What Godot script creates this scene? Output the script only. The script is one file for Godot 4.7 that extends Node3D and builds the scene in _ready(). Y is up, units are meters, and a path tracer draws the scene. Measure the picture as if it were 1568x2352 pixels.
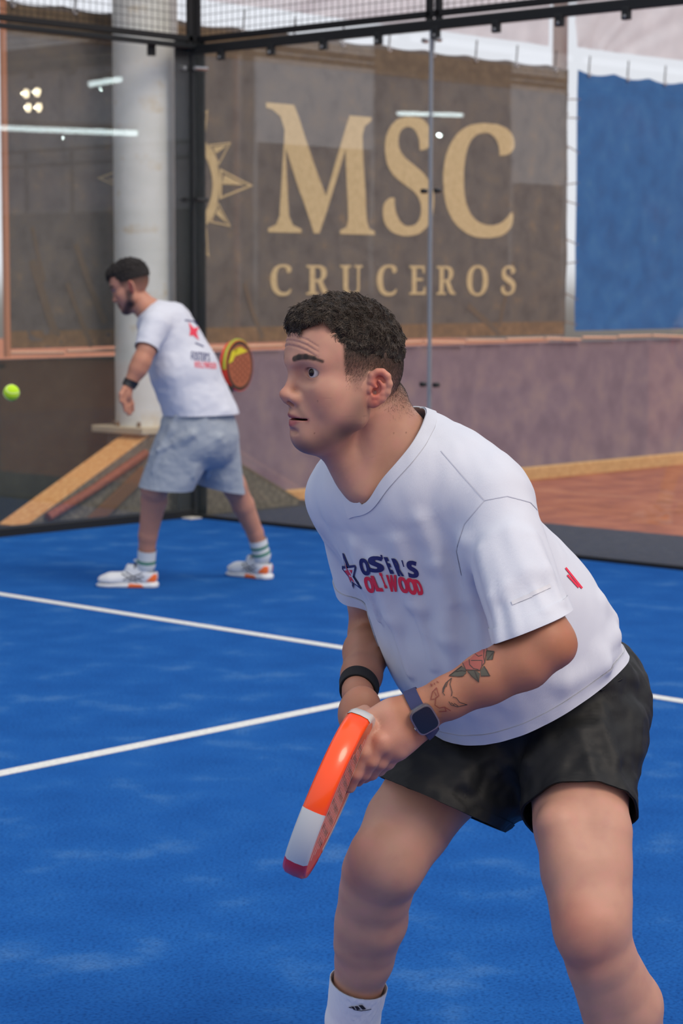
extends Node3D
# A padel court by its glass corner: one player crouched in front, one behind by the glass, tarps beyond.

var skin_bump: NoiseTexture2D
var weave_bump: NoiseTexture2D
var turf_bump: NoiseTexture2D
var curl_noise := FastNoiseLite.new()
var skip_p1 := false
var skip_p2 := false
var skip_bg := false

func _ready() -> void:
	# camera
	var cam := Camera3D.new()
	cam.name = "camera"
	cam.fov = 26.27532
	cam.transform = Transform3D(Basis(Vector3(0.7302, 0.002, -0.6833), Vector3(-0.0724, 0.9946, -0.0745), Vector3(0.6794, 0.1038, 0.7264)), Vector3(10.241, 1.494, 9.545))
	cam.near = 0.05
	cam.far = 400.0
	var lens := CameraAttributesPhysical.new()
	lens.frustum_focal_length = 51.0
	lens.exposure_aperture = 5.6
	lens.frustum_focus_distance = 3.5
	cam.attributes = lens
	
	add_child(cam)
	# sky and exposure
	var sky := ProceduralSkyMaterial.new()
	sky.sky_top_color = Color(0.93, 0.95, 1.0)
	sky.sky_horizon_color = Color(0.97, 0.98, 1.0)
	sky.ground_bottom_color = Color(0.35, 0.32, 0.3)
	sky.ground_horizon_color = Color(0.6, 0.58, 0.56)
	var env := Environment.new()
	env.background_mode = Environment.BG_SKY
	env.sky = Sky.new()
	env.sky.sky_material = sky
	env.background_energy_multiplier = 0.88
	env.tonemap_mode = Environment.TONE_MAPPER_LINEAR
	env.tonemap_exposure = 1.06
	env.sdfgi_enabled = true
	env.ssao_enabled = true
	env.ssil_enabled = true
	var we := WorldEnvironment.new()
	we.name = "environment"
	we.environment = env
	add_child(we)
	var sun := DirectionalLight3D.new()
	sun.name = "sun"
	sun.light_color = Color8(255, 236, 214)
	sun.light_energy = 0.62
	sun.light_angular_distance = 25.0
	sun.shadow_enabled = true
	sun.sky_mode = DirectionalLight3D.SKY_MODE_LIGHT_ONLY
	sun.look_at_from_position(Vector3(7.8, 9.0, 0.3) , Vector3.ZERO)
	add_child(sun)
	# shared textures
	skin_bump = noise_tex(0.06, 3, 2)
	skin_bump.as_normal_map = true
	weave_bump = noise_tex(0.20, 2, 5)
	weave_bump.as_normal_map = true
	turf_bump = noise_tex(0.15, 3, 6, null, 2048)
	curl_noise.frequency = 30.0
	curl_noise.seed = 21
	court()
	glass_cage()
	if not skip_bg:
		background()
	if not skip_p1:
		front_player()
	if not skip_p2:
		back_player()

# ---------------------------------------------------------------- the court and what stands round it
func struct(o: Node, label := "", category := "") -> Node:
	return tag(o, label, category, "", "structure")

func court() -> void:
	var turf := mottled([[0.0, Color8(30, 88, 160)], [0.45, Color8(34, 95, 169)], [0.66, Color8(38, 99, 172)], [0.80, Color8(52, 108, 176)], [1.0, Color8(72, 120, 180)]], 0.0045, 0.3, 0.95, 3, 6)
	turf.albedo_texture = noise_tex(0.0045, 6, 3, turf.albedo_texture.color_ramp, 2048)
	turf.metallic_specular = 0.15
	turf.detail_enabled = true
	turf.detail_blend_mode = BaseMaterial3D.BLEND_MODE_MUL
	turf.detail_albedo = noise_tex(0.13, 3, 8, ramp([[0.0, Color(0.62, 0.66, 0.72)], [0.45, Color(0.90, 0.92, 0.94)], [1.0, Color(1, 1, 1)]]), 2048)
	turf.detail_uv_layer = BaseMaterial3D.DETAIL_UV_1
	turf.heightmap_enabled = true
	turf.heightmap_texture = turf_bump
	turf.heightmap_scale = 0.3
	struct(box("floor", Vector3(0, -0.08, 0), Vector3(10, 0, 20), turf), "blue artificial turf of the padel court with sand in its pile", "turf")
	var paint := mottled([[0.0, Color8(196, 200, 198)], [1.0, Color8(232, 234, 230)]], 0.05, 2.0, 0.95)
	paint.metallic_specular = 0.1
	tag(box("court_line", Vector3(0.01, 0.0, 3.025), Vector3(9.99, 0.004, 3.08), paint, null, 0.001), "white service line running the whole width of the blue court behind both players", "court line")
	tag(box("court_line", Vector3(4.975, 0.0, 3.08), Vector3(5.03, 0.004, 16.9), paint, null, 0.001), "white centre line on blue turf that meets the service line in a T", "court line")
	var slab := mottled([[0.0, Color8(46, 46, 49)], [0.6, Color8(60, 59, 60)], [1.0, Color8(76, 73, 72)]], 0.03, 0.8, 0.9, 5)
	struct(box("trim_1", Vector3(-0.64, -0.12, -1.40), Vector3(14, -0.01, -0.02), slab, null, 0.01), "grey concrete kerb strip outside the back glass", "kerb")
	struct(box("trim_2", Vector3(-0.64, -0.12, -0.02), Vector3(-0.02, -0.01, 12), slab, null, 0.01), "grey concrete kerb strip outside the side glass", "kerb")
	var clay := mottled([[0.0, Color8(138, 80, 50)], [0.5, Color8(164, 98, 62)], [1.0, Color8(184, 120, 80)]], 0.016, 0.35, 0.95, 7)
	struct(box("ground", Vector3(-40, -0.3, -40), Vector3(40, -0.07, -0.5), clay, null, 0.01), "brown clay ground beyond the back glass", "clay")
	struct(box("ground", Vector3(-40, -0.31, -0.5), Vector3(40, -0.09, 40), clay, null, 0.01), "brown clay ground round the side of the court", "clay")

func glass_cage() -> void:
	var steel := mat(34, 38, 40, 0.45, 0.3)
	var dark := mat(24, 26, 28, 0.6, 0.2)
	var glass := StandardMaterial3D.new()
	glass.transparency = BaseMaterial3D.TRANSPARENCY_ALPHA
	glass.albedo_color = Color(0.86, 0.93, 0.91, 0.015)
	glass.roughness = 0.0
	glass.metallic_specular = 0.5
	var silicone := mat(150, 156, 160, 0.4)
	var bright := mat(180, 182, 184, 0.3, 0.9)
	# panes: back wall along x, side wall along z
	for i in 5:
		var pane := tag(box("glass_pane", Vector3(i * 2.0 + 0.012, 0.02, -0.006), Vector3(i * 2.0 + 2.004, 2.96, 0.006), glass, null, 0.001), ["clear pane of the back glass wall nearest the corner post", "clear pane of the back glass wall right of the joint strip", "third clear pane of the back glass wall from the corner post", "fourth clear pane of the back glass wall from the corner post", "fifth clear pane of the back glass wall from the corner post"][i], "glass pane")
		if i:
			var j := box("joint_strip", Vector3(i * 2.0 - 0.004, 0.02, -0.008), Vector3(i * 2.0 + 0.016, 2.96, 0.008), silicone, pane, 0.002)
			for h: float in [0.92, 2.03, 2.88]:
				for s: float in [-1.0, 1.0]:
					var st := st_new()
					tube(st, [Vector3(i * 2.0 + 0.006 + s * 0.05, h, -0.02), Vector3(i * 2.0 + 0.006 + s * 0.05, h, 0.016)], [0.014], 14)
					put(done(st), "bolt", steel if h < 2.5 else bright, pane)
	for i in 2:
		tag(box("glass_pane", Vector3(-0.006, 0.02, i * 2.0 + 0.012), Vector3(0.006, 2.96, i * 2.0 + 2.004), glass, null, 0.001), ["clear pane of the side glass wall left of the corner post", "second clear pane of the side glass wall from the corner"][i], "glass pane")
	# corner post: two dark angles and the bolts that hold the panes
	var post := base("corner_post", Vector3.ZERO)
	tag(post, "dark steel corner post where the two glass walls meet", "post")
	box("angle_bar", Vector3(-0.045, 0.0, -0.085), Vector3(-0.030, 3.02, 0.10), steel, post, 0.003)
	box("angle_bar", Vector3(-0.045, 0.0, -0.085), Vector3(0.048, 3.02, -0.070), steel, post, 0.003)
	box("core_bar", Vector3(-0.018, 0.0, -0.030), Vector3(0.016, 4.02, 0.004), dark, post, 0.003)
	box("base_plate", Vector3(-0.03, -0.005, 0.01), Vector3(0.10, 0.008, 0.11), mat(196, 192, 182, 0.7), post, 0.002)
	for h: float in [0.92, 2.03, 2.85]:
		for q: Array in [[Vector3(-0.05, h, 0.06), Vector3(0.014, h, 0.06)], [Vector3(0.055, h, -0.09), Vector3(0.055, h, 0.016)]]:
			bar("bolt", q[0], q[1], 0.013, bright if h > 2.5 else dark, post)
	# dark channels at the foot of the glass
	struct(box("baseboard_back", Vector3(0.0, -0.01, -0.02), Vector3(10, 0.022, 0.014), dark, null, 0.003), "dark channel under the back glass", "channel")
	struct(box("baseboard_left", Vector3(-0.10, -0.01, 0.0), Vector3(0.014, 0.05, 4), dark, null, 0.003), "dark channel under the side glass", "channel")
	# top rails, their glass clamps, and the welded mesh above
	for side in 2:
		var rail := base("top_rail", Vector3.ZERO)
		tag(rail, ["dark steel rail along the top of the back glass with hanging clamps", "dark steel rail along the top of the side glass with hanging clamps"][side], "rail")
		var along := Transform3D() if side == 0 else Transform3D(Basis(Vector3(0, 0, 1), Vector3(0, 1, 0), Vector3(-1, 0, 0)), Vector3.ZERO)
		var length := 10.0 if side == 0 else 6.0
		var b2 := func(called: String, lo: Vector3, hi: Vector3, m: Material) -> void:
			var st := st_new()
			block(st, (hi - lo).abs(), along * Transform3D(Basis(), (lo + hi) / 2.0), 0.003)
			put(done(st), called, m, rail)
		b2.call("beam", Vector3(0, 2.94 if side == 0 else 2.968, -0.06), Vector3(length, 2.998, -0.01), steel)
		if side == 0:
			b2.call("flange", Vector3(0, 2.935, -0.012), Vector3(length, 2.99, 0.012), steel)
		var n := 22 if side == 0 else 3
		for i in n:
			var at := 0.28 + i * 0.44 if side == 0 else 0.33 + i * 1.9
			b2.call("clamp", Vector3(at - 0.024, 2.885 if side == 0 else 2.905, -0.016), Vector3(at + 0.024, 2.95 if side == 0 else 2.975, 0.018), steel)
			b2.call("bolt", Vector3(at - 0.008, 2.895 if side == 0 else 2.92, 0.016), Vector3(at + 0.008, 2.911 if side == 0 else 2.936, 0.024), bright)
		var panel := base("mesh_panel", Vector3.ZERO)
		tag(panel, ["welded wire mesh panel in a dark frame above the back glass", "welded wire mesh panel in a dark frame above the side glass"][side], "wire mesh")
		rail = panel
		b2.call("frame_bar", Vector3(0, 3.012, -0.045), Vector3(length, 3.05, -0.015), dark)
		b2.call("frame_bar", Vector3(0, 3.97, -0.045), Vector3(length, 4.01, -0.015), dark)
		for i in int(length / 2.0) + 1:
			for s: float in [-0.035, 0.035]:
				b2.call("frame_post", Vector3(maxf(i * 2.0 + s - 0.02, 0.0), 2.99, -0.045), Vector3(i * 2.0 + s + 0.02, 4.01, -0.015), dark)
		var wires := st_new()
		var k := 0.05
		while k < length:
			tube(wires, [along * Vector3(k, 3.01, -0.03), along * Vector3(k, 3.99, -0.03)], [0.002], 5, false)
			k += 0.05
		for r in 20:
			tube(wires, [along * Vector3(0, 3.03 + r * 0.05, -0.034), along * Vector3(length, 3.03 + r * 0.05, -0.034)], [0.002], 5, false)
		tag(put(done(wires), "wires", dark, panel), "", "", "", "stuff")

# ---------------------------------------------------------------- beyond the glass
class Sheet:
	var n := FastNoiseLite.new()
	var z0: float
	var y0: float
	var y1: float
	var x: float
	var wrinkle: float
	# where the hung cloth lies at (z, y): creases fan out from the ties at the corners
	func at(z: float, y: float, off := 0.0) -> Vector3:
		var v := clampf((y - y0) / (y1 - y0), 0.0, 1.0)
		var f := n.get_noise_2d(z * 1.6 + y * 1.0, y * 0.7 - z * 0.6)
		var g := n.get_noise_2d(atan2(y - y0 + 0.2, z - z0 + 0.1) * 9.0, 3.0)
		return Vector3(x + off + wrinkle * (f * 1.6 + g * (1.0 - v) * 1.0), y, z)
	# flat triangles given as (0, y, z), laid on the cloth
	func print_on(t: PackedVector3Array, off: float) -> ArrayMesh:
		var todo: Array = []
		for i in range(0, t.size(), 3):
			todo.append([t[i], t[i + 1], t[i + 2]])
		var st := SurfaceTool.new()
		st.begin(Mesh.PRIMITIVE_TRIANGLES)
		while todo.size():
			var q: Array = todo.pop_back()
			var longest := 0
			var far := 0.0
			for e in 3:
				var l: float = q[e].distance_to(q[(e + 1) % 3])
				if l > far:
					far = l
					longest = e
			if far > 0.07:
				var a: Vector3 = q[longest]
				var b: Vector3 = q[(longest + 1) % 3]
				var c: Vector3 = q[(longest + 2) % 3]
				todo.append([a, (a + b) / 2.0, c])
				todo.append([(a + b) / 2.0, b, c])
				continue
			var p := [at(q[0].z, q[0].y, off), at(q[1].z, q[1].y, off), at(q[2].z, q[2].y, off)]
			if (p[1] - p[0]).cross(p[2] - p[0]).x > 0.0:
				p.reverse()
			for v: Vector3 in p:
				st.set_normal(Vector3(1, 0, 0))
				st.add_vertex(v)
		return st.commit()

func hung_sheet(called: String, z0: float, z1: float, y0: float, y1: float, x: float, m: Material, sag: float, seed_: int, wrinkle := 0.010) -> MeshInstance3D:
	var s := Sheet.new()
	s.n.seed = seed_
	s.n.frequency = 0.7
	s.n.fractal_octaves = 3
	s.z0 = z0
	s.y0 = y0
	s.y1 = y1
	s.x = x
	s.wrinkle = wrinkle
	last_sheet = s
	var st := SurfaceTool.new()
	st.begin(Mesh.PRIMITIVE_TRIANGLES)
	st.set_smooth_group(0)
	var nu := int(absf(z1 - z0) / 0.05)
	var nv := int((y1 - y0) / 0.05)
	var p := func(i: int, j: int) -> Vector3:
		var z := lerpf(z0, z1, float(i) / nu)
		return s.at(z, lerpf(y0, y1 - sag * absf(sin(absf(z - z0) / 0.5 * PI)), float(j) / nv))
	for i in nu:
		for j in nv:
			quad(st, p.call(i, j), p.call(i + 1, j), p.call(i + 1, j + 1), p.call(i, j + 1))
	st.index()
	st.generate_normals()
	return put(st.commit(), called, m)

var last_sheet: Sheet

func ties(parent: Node, z0: float, z1: float, y: float, x: float, m: Material, up := 0.12) -> void:
	var k := int(absf(z1 - z0) / 0.5)
	for i in k + 1:
		var z := lerpf(z0, z1, float(i) / k)
		var st := st_new()
		tube(st, [Vector3(x, y - 0.02, z), Vector3(x + 0.004, y + up, z - 0.01)], [0.006], 6)
		put(done(st), "tie", m, parent)
		var tor := TorusMesh.new()
		tor.inner_radius = 0.010
		tor.outer_radius = 0.020
		put(tor, "eyelet", eyelet_m, parent, Transform3D(Basis(Vector3(0, 0, 1), PI / 2), Vector3(x + 0.008, y - 0.03, z)))

var eyelet_m := StandardMaterial3D.new()

func background() -> void:
	eyelet_m.albedo_color = Color8(190, 190, 192)
	eyelet_m.metallic = 0.8
	eyelet_m.roughness = 0.35
	var X := -0.65
	var brown := mottled([[0.0, Color8(78, 72, 69)], [0.45, Color8(94, 88, 84)], [0.78, Color8(101, 93, 85)], [1.0, Color8(124, 106, 86)]], 0.02, 0.45, 0.75, 12)
	var blue := mottled([[0.0, Color8(24, 84, 146)], [0.5, Color8(32, 98, 164)], [0.8, Color8(44, 106, 168)], [1.0, Color8(84, 128, 172)]], 0.02, 0.35, 0.6, 13)
	var ghost := mottled([[0.0, Color8(216, 221, 230)], [1.0, Color8(232, 236, 244)]], 0.02, 0.4, 0.8, 14)
	ghost.backlight_enabled = true
	ghost.backlight = Color(0.75, 0.75, 0.77)
	var canopy := mottled([[0.0, Color8(60, 42, 34)], [1.0, Color8(88, 64, 52)]], 0.02, 0.5, 0.85, 15)
	var wire := mat(60, 50, 46, 0.8)
	# the printed sheet, the blue one, and those above
	var sheet := hung_sheet("banner_tarp", 1.0, -4.78, 1.09, 3.25, X, brown, 0.02, 3)
	tag(sheet, "dark brown tarp printed with tan lettering and half a compass star, hung behind the corner", "tarp")
	ties(sheet, 0.9, -4.6, 3.25, X, wire)
	tarp_print(sheet, last_sheet)
	var sea := hung_sheet("tarp", -4.90, -10.0, 1.12, 3.24, X, blue, 0.03, 5, 0.006)
	tag(sea, "plain blue tarp hung beyond the thin pipe post", "tarp")
	ties(sea, -5.05, -9.9, 3.24, X, wire)
	var stained := mottled([[0.0, Color8(66, 62, 60)], [0.55, Color8(84, 77, 72)], [0.8, Color8(112, 90, 72)], [1.0, Color8(146, 102, 68)]], 0.008, 0.4, 0.8, 19)
	var rest := [[1.08, 1.22, 3.30, "narrow grey and orange stained tarp strip behind the thin rusty pipe"], [1.24, 2.42, 2.48, "low stained tarp panel mirrored in the back glass over the first large letter"], [2.44, 4.06, 3.30, "tall stained tarp panel mirrored in the back glass over the second large letter"], [4.08, 4.74, 2.30, "short stained tarp panel mirrored in the back glass right of the third large letter"], [4.76, 9.5, 3.30, "long stained tarp panel mirrored in the back glass before the blue tarp"]]
	for q: Array in rest:
		tag(hung_sheet("tarp", q[0], q[1], 1.05, q[2], X - 0.01, stained, 0.0, 9, 0.012), q[3], "tarp")
	var up1 := hung_sheet("tarp", -0.75, -4.54, 3.40, 6.0, X, ghost, 0.0, 7, 0.02)
	tag(up1, "upper white translucent tarp above the printed one", "tarp")
	var up2 := hung_sheet("tarp", -4.87, -11.0, 3.42, 6.5, X, ghost, 0.0, 8, 0.02)
	tag(up2, "upper white translucent tarp above the blue one", "tarp")
	var up3 := hung_sheet("tarp", 9.5, -0.30, 3.36, 5.5, X - 0.02, canopy, 0.0, 10, 0.02)
	tag(up3, "upper dark brown tarp at the left above the side glass", "tarp")
	# posts
	var post := bar("pipe_post", Vector3(X - 0.23, -0.08, -4.965), Vector3(X - 0.23, 6.0, -4.965), 0.062, mottled([[0.0, Color8(186, 168, 158)], [0.6, Color8(206, 196, 186)], [1.0, Color8(196, 150, 132)]], 0.05, 2.0, 0.6, 23), null, 20)
	tag(post, "pale weathered pipe post between the brown tarp and the blue tarp", "post")
	var st := st_new()
	for i in 9:
		var y := 1.2 + i * 0.235 + 0.05 * sin(i * 3.7)
		tube(st, [Vector3(X + 0.01, y, -4.77), Vector3(X - 0.13, y + 0.05 * sin(i * 2.3), -4.90), Vector3(X + 0.01, y - 0.03, -4.92)], [0.005], 6)
	put(done(st), "lashing", mat(176, 150, 130, 0.8), post)
	var edge := bar("pipe_post", Vector3(X + 0.03, 1.04, 1.0), Vector3(X + 0.03, 3.9, 1.0), 0.022, mat(190, 130, 96, 0.6), null, 14)
	tag(edge, "thin rusty pipe at the left edge of the brown tarp", "post")
	# low wall under the tarps, its rails
	var lilac := mottled([[0.0, Color8(112, 98, 112)], [0.5, Color8(127, 112, 125)], [1.0, Color8(143, 127, 130)]], 0.012, 0.5, 0.85, 31)
	var olive := mottled([[0.0, Color8(28, 32, 26)], [0.6, Color8(38, 42, 35)], [1.0, Color8(52, 54, 45)]], 0.014, 0.6, 0.85, 33)
	struct(box("wall_back", Vector3(X - 0.14, -0.1, -14.0), Vector3(X - 0.02, 1.03, -0.62), lilac, null, 0.006), "low mauve wall under the printed tarp and the blue tarp", "wall")
	struct(box("wall_left", Vector3(X - 0.14, -0.1, -0.62), Vector3(X - 0.02, 1.02, 6.0), olive, null, 0.006), "low dark olive wall behind the side glass", "wall")
	var cream := mottled([[0.0, Color8(178, 140, 92)], [1.0, Color8(206, 170, 118)]], 0.03, 1.0, 0.85, 35)
	struct(box("trim_3", Vector3(X - 0.02, -0.1, -14.0), Vector3(X + 0.05, 0.03, -1.35), cream, null, 0.01), "pale kerb along the foot of the mauve wall", "kerb")
	var hemrail := mottled([[0.0, Color8(196, 150, 124)], [1.0, Color8(226, 190, 164)]], 0.05, 2.0, 0.8, 36)
	var k := 0
	for i in 24:
		var z0 := 1.0 - i * 0.5
		var r := bar("hem_rope", Vector3(X + 0.01, 1.065, z0), Vector3(X + 0.012, 1.055 + 0.01 * sin(i * 2.1), z0 - 0.47), 0.012, hemrail, sheet if z0 > -4.7 else sea, 8)
	# the big round column on its splayed footing
	var ivory := mottled([[0.0, Color8(222, 226, 218)], [0.7, Color8(234, 237, 230)], [1.0, Color8(216, 202, 172)]], 0.02, 0.5, 0.55, 41)
	var cx := Vector3(-0.335, 0, 0.085)
	var col := base("column", cx)
	tag(col, "thick round white column behind the side glass, on a splayed footing", "column")
	var r := 0.208
	put(lathe([Vector2(0, 0.58), Vector2(r, 0.58), Vector2(r, 0.585), Vector2(r, 7.0), Vector2(0, 7.0)], 48), "shaft", ivory, col)
	var plate := st_new()
	block(plate, Vector3(0.50, 0.045, 0.50), Transform3D(Basis(Vector3(0, 1, 0), 0.0), Vector3(-0.02, 0.562, 0)), 0.006)
	put(done(plate), "base_plate", mat(198, 186, 158, 0.7), col)
	for i in 8:
		var a := TAU * i / 8.0 + 0.2
		bar("anchor_bolt", Vector3(cos(a) * 0.222, 0.58, sin(a) * 0.222), Vector3(cos(a) * 0.222, 0.615, sin(a) * 0.222), 0.012, mat(120, 96, 70, 0.6), col, 8)
	var concrete := mottled([[0.0, Color8(86, 82, 72)], [0.6, Color8(112, 106, 94)], [1.0, Color8(134, 126, 110)]], 0.03, 1.2, 0.9, 43)
	var ochre := mottled([[0.0, Color8(206, 140, 76)], [0.5, Color8(230, 172, 106)], [1.0, Color8(242, 198, 140)]], 0.03, 1.6, 0.85, 44)
	var foot := base("footing", cx)
	tag(foot, "concrete footing with sloping legs and ochre clay dust, under the white column", "footing")
	var core := st_new()
	block(core, Vector3(0.42, 0.62, 0.34), Transform3D(Basis(), Vector3(0, 0.235, 0)), 0.01)
	put(done(core), "core_block", concrete, foot)
	for s: float in [1.0, -1.0]:
		var leg := st_new()
		var prof := poly2([0.10, -0.07, 1.22, -0.07, 1.20, 0.02, 0.16, 0.535, 0.10, 0.535])
		prism(leg, prof, 0.22, Transform3D(Basis(Vector3(0, 0, s), Vector3(0, 1, 0), Vector3(1, 0, 0)), Vector3(-0.02, 0, 0)))
		var lm := put(done(leg), "leg", concrete, foot)
		var dust := st_new()
		prism(dust, poly2([0.16, 0.535, 1.20, 0.02, 1.205, 0.032, 0.165, 0.548]), 0.224, Transform3D(Basis(Vector3(0, 0, s), Vector3(0, 1, 0), Vector3(1, 0, 0)), Vector3(-0.022, 0, 0)))
		put(done(dust), "sloping_top", ochre if s > 0.0 else mottled([[0.0, Color8(96, 88, 72)], [1.0, Color8(128, 116, 92)]], 0.03, 1.6, 0.85, 46), lm)
	var pl := st_new()
	tube(pl, [Vector3(-0.12, 0.4238, 0.2907), Vector3(-0.11, 0.232, 0.7226), Vector3(-0.1, 0.0784, 1.1124)], [0.028], 10)
	tag(put(done(pl), "brace_pipe", mottled([[0.0, Color8(110, 56, 42)], [1.0, Color8(172, 98, 70)]], 0.04, 2.0, 0.7, 47)), "red brown pipe leaning against the footing under the white column", "pipe")
	var bd := st_new()
	block(bd, Vector3(0.02, 0.09, 0.55), Transform3D(Basis(Vector3(1, 0, 0), 0.58), Vector3(-0.10, 0.16, 0.55)), 0.004)
	tag(put(done(bd), "plank", mat(112, 78, 50, 0.85)), "short brown plank leaning below the red brown pipe", "plank")
	# stack of sand bags and scraps at the left, behind the side glass, is out of reach of the lens
	far_hall()
	ball()

# across the clay, beside the court: it shows only in the side glass
func far_hall() -> void:
	var hall := base("hall", Vector3(0, 0, -20))
	tag(hall, "long hall across the clay with railing and pale panels, mirrored in the side glass", "building")
	var dark := mottled([[0.0, Color8(44, 42, 38)], [1.0, Color8(66, 60, 54)]], 0.02, 0.3, 0.9, 71)
	var pale := mottled([[0.0, Color8(150, 156, 172)], [1.0, Color8(186, 190, 202)]], 0.02, 0.4, 0.8, 72)
	var beam := mat(92, 78, 66, 0.8)
	box("wall", Vector3(4, -0.1, -0.5), Vector3(60, 3.0, -0.2), dark, hall)
	for i in 18:
		box("panel", Vector3(4.05 + i * 3.1, 3.02, -0.45), Vector3(7.05 + i * 3.1, 5.95, -0.25), pale, hall, 0.02)
	box("roof_beam", Vector3(3.5, 5.98, -0.7), Vector3(60.5, 6.45, 0.0), beam, hall, 0.02)
	for y: float in [3.95, 4.25]:
		box("rail", Vector3(4, y, 0.0), Vector3(60, y + 0.07, 0.07), dark, hall, 0.01)
	for i in 37:
		box("baluster", Vector3(4 + i * 1.5, 2.9, 0.0), Vector3(4.08 + i * 1.5, 4.25, 0.07), dark, hall, 0.01)
	var lit := StandardMaterial3D.new()
	lit.albedo_color = Color8(255, 240, 200)
	lit.emission_enabled = true
	lit.emission = Color8(255, 240, 200)
	lit.emission_energy_multiplier = 22.0
	var n := 0
	for p: Vector3 in [Vector3(25.80, 5.42, -19.4), Vector3(25.43, 5.43, -19.4), Vector3(25.73, 5.13, -19.4), Vector3(25.39, 5.12, -19.4)]:
		var f := base("floodlight", p)
		tag(f, ["lit round floodlight, upper left of the cluster of four mirrored in the side glass", "lit round floodlight, upper right of the cluster of four mirrored in the side glass", "lit round floodlight, lower left of the cluster of four mirrored in the side glass", "lit round floodlight, lower right of the cluster of four mirrored in the side glass"][n], "lamp", "four floodlights")
		n += 1
		var st := st_new()
		tube(st, [Vector3(0, 0, -0.10), Vector3(0, 0, 0.0)], [0.06, 0.10], 20)
		put(done(st), "housing", beam, f)
		var d := st_new()
		tube(d, [Vector3(0, 0, 0.001), Vector3(0, 0, 0.012)], [0.085, 0.085], 20)
		put(done(d), "lamp_glass", lit, f)
		var l := OmniLight3D.new()
		l.light_color = Color8(255, 240, 200)
		l.light_energy = 0.05
		l.light_size = 0.01
		l.omni_range = 60.0
		l.omni_attenuation = 2.0
		l.shadow_enabled = true
		l.position = Vector3(0, 0, 0.10)
		add(l, "lamp_light", f)
	var cool := StandardMaterial3D.new()
	cool.albedo_color = Color8(225, 245, 245)
	cool.emission_enabled = true
	cool.emission = Color8(225, 245, 245)
	cool.emission_energy_multiplier = 9.0
	for q: Array in [[Vector3(22.3, 4.45, -19.3), Vector3(26.5, 4.75, -19.3), "long lit tube lamp on the hall across the clay, mirrored in the side glass"], [Vector3(22.75, 5.52, -19.3), Vector3(23.65, 5.48, -19.3), "short lit tube lamp on the hall across the clay, mirrored on the white column"], [Vector3(-0.56, 2.75, 2.61), Vector3(-0.56, 2.78, 3.33), "lit tube lamp on the side tarp, mirrored in the back glass above the second letter"]]:
		var a: Vector3 = q[0]
		var b: Vector3 = q[1]
		var t := base("tube_lamp", (a + b) / 2.0)
		tag(t, q[2], "lamp")
		var r := 0.055 if a.z < 0.0 else 0.016
		bar("tube", a - t.position, b - t.position, r, cool, t, 12)
		var off := Vector3(0, 0.02 + r * 1.5, 0)
		var st := st_new()
		tube(st, [a - t.position + off, b - t.position + off], [r * 1.2], 8)
		put(done(st), "fitting", beam, t)
		var l := OmniLight3D.new()
		l.light_color = Color8(225, 245, 245)
		l.light_energy = 0.02
		l.light_size = 0.01
		l.omni_range = 60.0
		l.omni_attenuation = 2.0
		l.shadow_enabled = true
		l.position = Vector3(0, -0.15, 0.1)
		add(l, "lamp_light", t)

func ball() -> void:
	var b := base("tennis_ball", Vector3(3.2944, 1.0598, 4.0614))
	tag(b, "bright yellow green ball in the air at the left edge", "ball")
	var m := mottled([[0.0, Color8(166, 214, 20)], [1.0, Color8(196, 236, 44)]], 0.2, 8.0, 0.95, 51)
	m.rim_enabled = true
	m.rim = 0.4
	var sp := SphereMesh.new()
	sp.radius = 0.0328
	sp.height = 0.0656
	put(sp, "felt", m, b)
	var st := st_new()
	var pts := []
	for i in 65:
		var t := TAU * i / 64.0
		pts.append(Vector3(cos(t) + 0.44 * cos(3 * t), sin(t) - 0.44 * sin(3 * t), 0.98 * 2.0 * 0.44 ** 0.5 * sin(2 * t)).normalized() * 0.0329)
	tube(st, pts, [0.0011], 6, false)
	put(done(st), "seam", mat(226, 234, 190, 0.9), b)

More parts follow.
